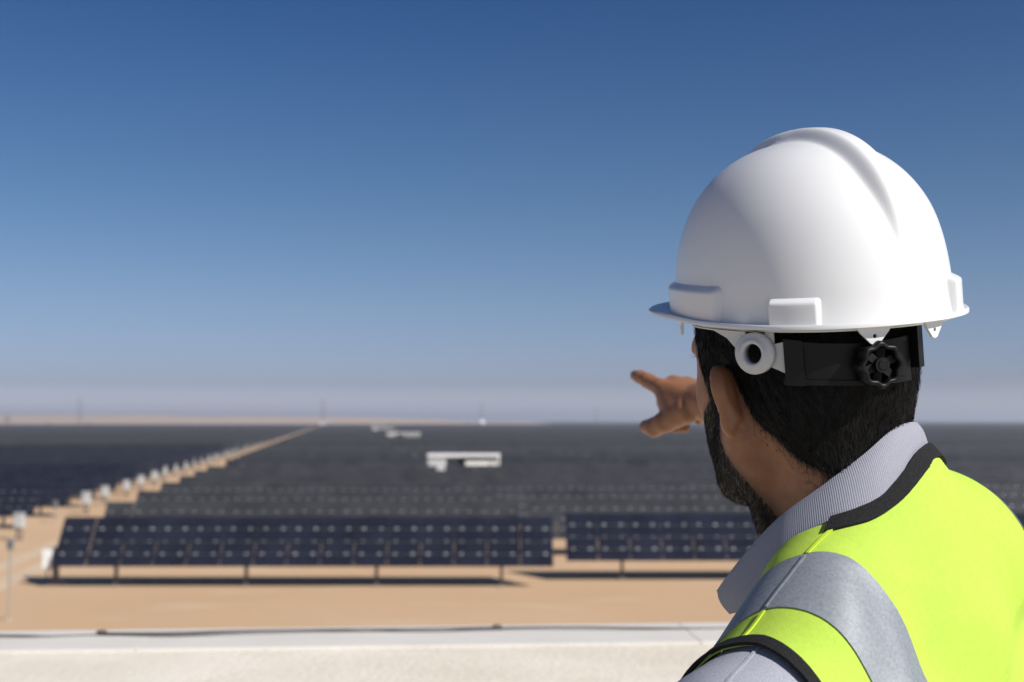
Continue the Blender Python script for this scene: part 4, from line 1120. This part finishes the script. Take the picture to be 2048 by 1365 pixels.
band('neck_binding', 0.0032, [lambda q: -(neck_hole(q) + 0.002), lambda q: q[:, 0] + 0.032, wband(neck_hole, 0.0105), lambda q: np.where(q[:, 2] < -0.3, 1.0, -1.0)], M['trim'], 0.0026)
for s in (1, -1):
    band('armhole_binding', 0.0032, [lambda q: np.maximum(np.maximum(-(q[:, 2] + 0.6), -(arm_hole(q, s) + 0.003)), q[:, 1] * s - .262), lambda q: -q[:, 1] * s, lambda q: -0.366 - q[:, 2], wband(lambda q: arm_hole(q, s), 0.0078)], M['trim'], 0.0026)
    band('reflective_stripe', 0.0012, [g_vest, lambda q: np.abs(q[:, 1] * s - (0.1355 if s > 0 else 0.172) + 0.27 * sq_(-f_(q) - 0.015)) - 0.0172 - 0.10 * np.clip(-f_(q) - 0.02, 0, 0.07)], M['reflective'], 0.0010)
    seam = lambda q: q[:, 0] + 0.045 - (q[:, 1] * s - 0.074) * 0.42 + 0.0012 * np.sin(q[:, 1] * 110)
    for l0, l1 in (((0.090, 0.1170), (0.1540, 0.176)) if s > 0 else ((0.086, 0.148),)):
        band('shoulder_seam', 0.0020, [g_vest, lambda q: seam(q) - 0.0012, lambda q: -seam(q) - 0.0012, lambda q: l0 - q[:, 1] * s, lambda q: q[:, 1] * s - l1, lambda q: np.where(q[:, 2] < -0.2, 1.0, -1.0)], M['vest_seam'], 0.0014)
    if s > 0: band('tape_seam', 0.0026, [g_vest, lambda q: seam(q) - 0.0009, lambda q: -seam(q) - 0.0009, lambda q: 0.1190 - q[:, 1] * s, lambda q: q[:, 1] * s - 0.1520, lambda q: np.where(q[:, 2] < -0.2, 1.0, -1.0)], M['reflective'], 0.0012)

# --- trousers and boots (below the frame)
f_tr = lambda p: f_lower(p) - 0.010
v, f = surface_nets(f_tr, (lo_t[0], lo_t[1], -1.64), (hi_t[0] + .03, lo_t[1] + .62, -0.66), 0.011)
v, f = clip(v, f, to_b(v)[:, 2] + 0.64); v, f = clip(v, f, -1.47 - to_b(v)[:, 2])
solidify(link('trousers', emit('trousers', v, f, M['trouser'], person), person), 0.002)
for s in (1, -1):
    f_b = lambda p: uni(to_b(p), LEGS[2:3] if s > 0 else LEGS[5:6]) - 0.014
    c = from_b((0.04, s * .11, -1.51)); v, f = surface_nets(f_b, c + V3(-.22, -.22, -.09), c + V3(.22, .22, .12), 0.008)
    link('boot', emit('boot', np.maximum(v, [-99, -99, DECK_Z - CAM_Z + 0.002]), f, M['boot'], person), person)
# ================================================================== HARD HAT
HO = V3(0.2465, 0.995, 0.1015)                      # centre of the shell at the brim
TAU = R(8.0)
hF0 = unit((-0.385, 0.923, 0.0))
ax = unit((0.97, -0.235, 0.0))                        # tilt about this axis: the rear dips towards the viewer
def rotv(v, k, a): return v * math.cos(a) + np.cross(k, v) * math.sin(a) + k * (k @ v) * (1 - math.cos(a))
vx = unit((0.235, 0.97, 0.0)); ROLL = R(-3.2)
tF = rotv(rotv(hF0, ax, TAU), vx, ROLL); tU = rotv(rotv(V3(0, 0, 1.0), ax, TAU), vx, ROLL); tL = np.cross(tU, tF)
TM = np.stack([tF, tL, tU])
from_t = lambda q: HO + np.asarray(q) @ TM
to_t = lambda p: (np.asarray(p) - HO) @ TM
to_t = lambda p: (np.asarray(p) - HO) @ TM.T
SA, SB, SH = 0.1225, 0.1005, 0.130                  # half length, half width, height of the shell
def plan(phi):
    e = 2.15
    c, s = abs(math.cos(phi)), abs(math.sin(phi))
    return ((c / SA) ** e + (s / SB) ** e) ** (-1 / e)
def shell_pt(phi, u):
    """u = 0 at the brim, 1 at the crown"""
    a = u * math.pi / 2
    rad = max(math.cos(a), 0) ** 0.88; z = SH * math.sin(a) ** 0.88
    r = plan(phi) * rad * (1 + 0.03 * (1 - u) ** 2 * 0)
    x, y = r * math.cos(phi), r * math.sin(phi)
    # crest along the middle, fading out low on the back and front
    t = max(0.0, min(1.0, (z / SH - 0.24) / 0.50)); t = t * t * (3 - 2 * t)
    hw = 0.0045 * t; k = max(0.0, min(1.0, (abs(y) - hw) / (0.0050 + 0.0070 * t))); b = 1 - k * k * (3 - 2 * k)
    n = unit(V3(x / SA ** 2, y / SB ** 2, z / SH ** 2 + 1e-6))
    z += brim_drop(phi) * max(0.0, 1 - u / 0.35) ** 2
    return V3(x, y, z) + n * (0.0098 * t * b)
def brim_drop(phi):
    """height of the brim edge: lower at the sides-back, peak rises in front"""
    c = math.cos(phi)
    return -0.002 - 0.0165 * (0.5 - 0.5 * c) + 0.003 * max(c, 0)
def brim_w(phi):
    c = math.cos(phi); return 0.0105 + 0.030 * max(c, 0) ** 2.5

helmet = empty('hard_hat', tuple(HO + OFF)); HB = HO + OFF
tag(helmet, 'glossy white hard hat with a raised crest, worn by the pointing man', 'hard hat')
def he(name, q, f, m, par=None):
    me = emit(name, from_t(q), np.array(f), m, helmet, base=HB); o = link(name, me, par or helmet); return o

def build_shell():
    NP = 360; us = list(np.linspace(0, 1, 60)[:-1] ** 1.15)
    v = []
    prof = [(1.0, 0.0, -0.0022), (1.02, 0.0, 0.0), (0.93, .0, .0016), (0.6, .3, .0012), (0.25, .7, .001)]
    # brim rows: outer lip first, then up to the shell
    for (k, _, dz) in prof:
        for i in range(NP):
            ph = 2 * math.pi * i / NP; r = plan(ph) + brim_w(ph) * k
            lip = 0.004 * (k ** 2) if False else 0.0
            z = brim_drop(ph) + dz + 0.0012 * k
            v.append((r * math.cos(ph), r * math.sin(ph), z))
    for u in us:
        for i in range(NP):
            ph = 2 * math.pi * i / NP; p = shell_pt(ph, u)
            if u < 0.06: p = p + V3(math.cos(ph), math.sin(ph), 0) * 0.0022 * (1 - u / 0.06) ** 2
            v.append(tuple(p))
    n = len(prof) + len(us); v.append(tuple(V3(0, 0, SH + 0.0098)))
    f = []
    for r in range(n - 1):
        for i in range(NP):
            j = (i + 1) % NP; a, b = r * NP + i, r * NP + j
            f.append((a, b, b + NP, a + NP))
    top = len(v) - 1
    me = bpy.data.meshes.new('shell')
    q = from_t(np.array(v)) + OFF - HB
    f += [((n - 1) * NP + i, (n - 1) * NP + (i + 1) % NP, top) for i in range(NP)]
    me.from_pydata([tuple(p) for p in q], [], f); me.materials.append(M['helmet']); me.shade_smooth(); me.update()
    o = link('shell', me, helmet); solidify(o, 0.0034)
    return o
build_shell()

def patch(name, ph0, ph1, z0, z1, depth, m, nphi=18, nz=10, edge=0.28, offs0=-0.0015):
    """raised block moulded on the shell between two azimuths and heights"""
    v = []
    def wall(ph, z):
        a = math.asin(min(1, (max(z, 0) / SH) ** (1 / 0.88))); return shell_pt(ph, a / (math.pi / 2)) if z > 0 else V3(plan(ph) * math.cos(ph), plan(ph) * math.sin(ph), z + brim_drop(ph))
    S = lambda t: t * t * (3 - 2 * t)
    ex = [0, .02, .045, .07, .1]; lin = list(np.linspace(.13, .87, nphi)); us = ex + lin + [1 - e for e in ex[::-1]]
    ez = list(np.linspace(0, .72, nz)) + [.78, .83, .87, .91, .95, 1.0]
    for b in ez:
        for a in us:
            ph = ph0 + (ph1 - ph0) * a; z = z0 + (z1 - z0) * b
            ea = min(a, 1 - a) / 0.10; eb = (1 - b) / 0.24
            h = S(max(0, min(1, ea))) * S(max(0, min(1, eb)))
            p = wall(ph, z); d = unit(V3(math.cos(ph) / SA ** 2 * plan(ph), math.sin(ph) / SB ** 2 * plan(ph), 0.0))
            # vertical outer face: block stands out from the sloping shell
            base = wall(ph, z0); out_ = p + d * offs0
            tgt = V3(base[0], base[1], p[2]) + d * depth
            v.append(tuple(out_ + (tgt - out_) * h))
    n = len(us); f = [(r * n + c, r * n + c + 1, (r + 1) * n + c + 1, (r + 1) * n + c) for r in range(len(ez) - 1) for c in range(n - 1)]
    o = he(name, np.array(v), f, m); return o

def phi_of(px, py, a=SA, b=SB):
    """azimuth on the shell wall seen at a photo pixel (near side)"""
    best = None
    d = unit(P(px, py, 1.0)); o = to_t(V3(0, 0, 0)); dd = TM @ d
    A = (dd[0] / a) ** 2 + (dd[1] / b) ** 2; B = 2 * (o[0] * dd[0] / a ** 2 + o[1] * dd[1] / b ** 2); C = (o[0] / a) ** 2 + (o[1] / b) ** 2 - 1
    D = B * B - 4 * A * C
    t = (-B - math.sqrt(max(D, 0))) / (2 * A); p = o + dd * t
    return math.atan2(p[1], p[0]), p[2]

pa = [phi_of(x, 620)[0] for x in (1352, 1452, 1536, 1646)]
patch('accessory_slot', pa[0], pa[1], 0.001, 0.026, 0.0060, M['helmet'])
patch('accessory_slot', pa[2], pa[3], -0.001, 0.018, 0.0060, M['helmet'])
pr_ = phi_of(1893, 600)[0]; pr_ = pr_ if pr_ > 0 else pr_ + 2 * math.pi
patch('accessory_slot', pr_ - 0.02, pr_ + 0.34, 0.001, 0.024, 0.0065, M['helmet'])
patch('accessory_slot', pa[0] - 0.46, pa[0] - 0.10, 0.001, 0.026, 0.0060, M['helmet'])

def tab(phi, wd, dp):
    """small triangular lug with an eyelet under the brim"""
    r = plan(phi) + brim_w(phi) * 0.25
    t = V3(-math.sin(phi), math.cos(phi), 0); c = V3(r * math.cos(phi), r * math.sin(phi), brim_drop(phi) - 0.0015); nrm = V3(math.cos(phi), math.sin(phi), 0)
    out_l = [(-wd / 2, 0.002), (-wd * .40, -dp * .25), (-wd * .12, -dp * .92), (0, -dp), (wd * .12, -dp * .92), (wd * .40, -dp * .25), (wd / 2, 0.002), (wd * .2, .002), (0, .002), (-wd * .2, .002)]
    hole = [(0.0016 * math.cos(a), -dp * .50 + 0.0016 * math.sin(a)) for a in np.linspace(math.pi, 3 * math.pi, 11)[:-1]]
    # order the outline to start at the left like the hole does
    k = len(out_l); v = []; f = []
    for s_ in (0.0012, -0.0012):
        for (a, b) in out_l: v.append(c + t * a + V3(0, 0, b) + nrm * s_)
        for (a, b) in hole: v.append(c + t * a + V3(0, 0, b) + nrm * s_)
    n = 2 * k
    ang = lambda p: math.atan2(p[1] + dp * .5, p[0])
    oo = sorted(range(k), key=lambda i: ang(out_l[i])); hh = sorted(range(k), key=lambda i: ang(hole[i]))
    for i in range(k):
        a, b = oo[i], oo[(i + 1) % k]; p, q = k + hh[i], k + hh[(i + 1) % k]
        f += [(a, b, q, p), (n + b, n + a, n + p, n + q), (b, a, n + a, n + b), (p, q, n + q, n + p)]
    o = he('brim_lug', np.array(v), f, M['helmet']); o.data.shade_flat(); return o
for px, py, wd, dp in ((1748, 660, 0.028, 0.0130), (1868, 648, 0.022, 0.013), (1362, 628, 0.013, 0.013)):
    ph, z = phi_of(px, py, SA + .004, SB + .004) if px < 1900 else (pr_, 0)
    tab(ph, wd, dp)

# --- suspension: nape strap, ring, ratchet knob
BA, BB = 0.111, 0.0895                             # strap ellipse just off the hair
bC = to_t(HC + V3(0.004, 0.0, 0.0))
def band_r(phi, a=BA, b=BB): return 1 / math.sqrt((math.cos(phi) / a) ** 2 + (math.sin(phi) / b) ** 2)
def bp(phi, z, off=0.0):
    r = band_r(phi) + off; return V3(bC[0] + r * math.cos(phi), bC[1] + r * math.sin(phi), z)
def band_hit(px, py):
    d = TM @ unit(P(px, py, 1.0)); o = to_t(V3(0, 0, 0)) - V3(bC[0], bC[1], 0)
    A = (d[0] / BA) ** 2 + (d[1] / BB) ** 2; B = 2 * (o[0] * d[0] / BA ** 2 + o[1] * d[1] / BB ** 2); C = (o[0] / BA) ** 2 + (o[1] / BB) ** 2 - 1
    t = (-B - math.sqrt(max(B * B - 4 * A * C, 0))) / (2 * A); p = o + d * t
    ph = math.atan2(p[1], p[0]); return (ph if ph > 0 else ph + 2 * math.pi), p[2]
def strip(name, pts, m, th=0.002, off=0.0, par=None, n=26):
    """band on the strap ellipse; pts = [(px, py_top, py_bottom)]"""
    T = [band_hit(p[0], p[1]) for p in pts]; Bm = [band_hit(p[0], p[2]) for p in pts]
    phs = [t[0] for t in T]; v, f = [], []
    for s in np.linspace(0, 1, n):
        ph = phs[0] + (phs[-1] - phs[0]) * s
        o_ = np.argsort(phs)
        zt = np.interp(ph, np.array(phs)[o_], np.array([t[1] for t in T])[o_]); zb = np.interp(ph, np.array(phs)[o_], np.array([t[1] for t in Bm])[o_])
        zt = min(zt, brim_drop(ph) - 0.0030); zb = min(zb, zt - 0.001)
        for k in range(5): v.append(tuple(bp(ph, zb + (zt - zb) * k / 4, off)))
    for i in range(n - 1):
        for k in range(4): f.append((i * 5 + k, i * 5 + k + 1, (i + 1) * 5 + k + 1, (i + 1) * 5 + k))
    o = he(name, np.array(v), f, m, par); solidify(o, th, 1); return o
# black nape band
nb = strip('nape_band', [(1566, 682, 768), (1640, 688, 770), (1720, 688, 770), (1790, 676, 765), (1815, 670, 762)], M['black_plastic'], 0.0026, 0.001)
strip('band_rim', [(1568, 680, 692), (1640, 687, 697), (1720, 687, 696), (1806, 672, 682)], M['black_plastic'], 0.0026, 0.0030, nb)
strip('band_rim', [(1568, 758, 769), (1640, 761, 771), (1720, 761, 771), (1806, 752, 763)], M['black_plastic'], 0.0026, 0.0030, nb)
strip('band_sleeve', [(1566, 678, 771), (1604, 682, 772)], M['black_plastic'], 0.004, 0.0035, nb, 8)
# grey side straps: forward arm rising to the brim, arm to the band, short riser
strip('side_strap', [(1385, 632, 642), (1420, 634, 656), (1452, 640, 676), (1478, 644, 708), (1490, 646, 712)], M['strap_grey'], 0.0018, 0.001)
strip('side_strap', [(1528, 640, 690), (1545, 640, 690)], M['strap_grey'], 0.0018, 0.001, None, 8)
strip('side_strap', [(1540, 690, 735), (1552, 688, 740), (1572, 683, 750)], M['strap_grey'], 0.0018, 0.001, None, 12)
# ring
def ring():
    ph, z = band_hit(1513, 706); c = bp(ph, z, 0.005); nrm = unit(V3(math.cos(ph) / BA ** 2 * band_r(ph), math.sin(ph) / BB ** 2 * band_r(ph), 0)); t = V3(-nrm[1], nrm[0], 0); up = V3(0, 0, 1.0)
    prof = [(0.0076, -0.004), (0.0076, 0.0030), (0.0084, 0.0040), (0.0108, 0.0040), (0.0114, 0.0028), (0.0146, 0.0024), (0.0160, 0.0014), (0.0160, -0.004)]
    N = 48; v = [c + (t * math.cos(a) + up * math.sin(a)) * r + nrm * h for a in np.linspace(0, 2 * math.pi, N, endpoint=False) for r, h in prof]
    K = len(prof); f = [(i * K + k, i * K + (k + 1) % K, ((i + 1) % N) * K + (k + 1) % K, ((i + 1) % N) * K + k) for i in range(N) for k in range(K)]
    he('strap_ring', np.array(v), f, M['strap_grey'])
ring()
def knob():
    ph, z = band_hit(1740, 728); c = bp(ph, z, 0.006); nrm = unit(V3(math.cos(ph) / BA ** 2 * band_r(ph), math.sin(ph) / BB ** 2 * band_r(ph), 0)); t = V3(-nrm[1], nrm[0], 0); up = V3(0, 0, 1.0)
    N = 96; R0 = 0.0162
    lob = lambda a: R0 * (1 + 0.07 * math.cos(8 * a))
    prof = [(1.0, 0.0), (1.03, 0.002), (1.03, 0.010), (0.97, 0.0125), (0.84, 0.0125), (0.78, 0.011), (0.76, 0.004)]
    v = [c + (t * math.cos(a) + up * math.sin(a)) * lob(a) * r + nrm * h for a in np.linspace(0, 2 * math.pi, N, endpoint=False) for r, h in prof]
    K = len(prof); f = [(i * K + k, i * K + k + 1, ((i + 1) % N) * K + k + 1, ((i + 1) % N) * K + k) for i in range(N) for k in range(K - 1)]
    f.append(tuple(i * K + K - 1 for i in range(N)))
    me = bpy.data.meshes.new('ratchet_knob'); q = from_t(np.array(v)) + OFF - HB
    me.from_pydata([tuple(p) for p in q], [], f); me.materials.append(M['black_plastic']); me.shade_smooth()
    o = link('ratchet_knob', me, helmet)
    G = Matrix([t, up, nrm]).transposed()
    def W(x, y, h): return Vector(from_t(c + t * x + up * y + nrm * h) + OFF - HB)
    sp = MB()
    for k in range(6):
        a = k * math.pi / 3 + .3
        sp.bar(W(0.005 * math.cos(a), 0.005 * math.sin(a), 0.0065), W(0.0134 * math.cos(a), 0.0134 * math.sin(a), 0.0065), 0.0022, 0.006)
    sp.build('knob_spokes', M['black_plastic'], o)
    hb = MB(); hb.tube([W(0, 0, 0.003), W(0, 0, 0.012)], 0.0056, 20); hb.tube([W(0, 0, 0.012), W(0, 0, 0.0128)], [0.0040, 0.0033], 20)
    hb.build('knob_hub', M['black_plastic'], o)
knob()
# upright clip on the right side of the band and the forehead pad on the left
def clipbox(px, y0, y1, wd):
    ph, z0 = band_hit(px, y1); _, z1 = band_hit(px, y0)
    v = []
    for off in (-0.002, 0.007):
        for z in (z0, z1):
            for s in (-1, 1): v.append(tuple(bp(ph + s * wd / 2 / 0.1, z, off)))
    he('band_clip', np.array(v), [(0, 1, 3, 2), (4, 6, 7, 5), (0, 4, 5, 1), (2, 3, 7, 6), (0, 2, 6, 4), (1, 5, 7, 3)], M['black_plastic']).data.shade_flat()
clipbox(1828, 640, 734, 0.008)
# strip('brow_pad', [(1376, 622, 640), (1390, 624, 644)], M['black_plastic'], 0.006, 0.002, None, 6)
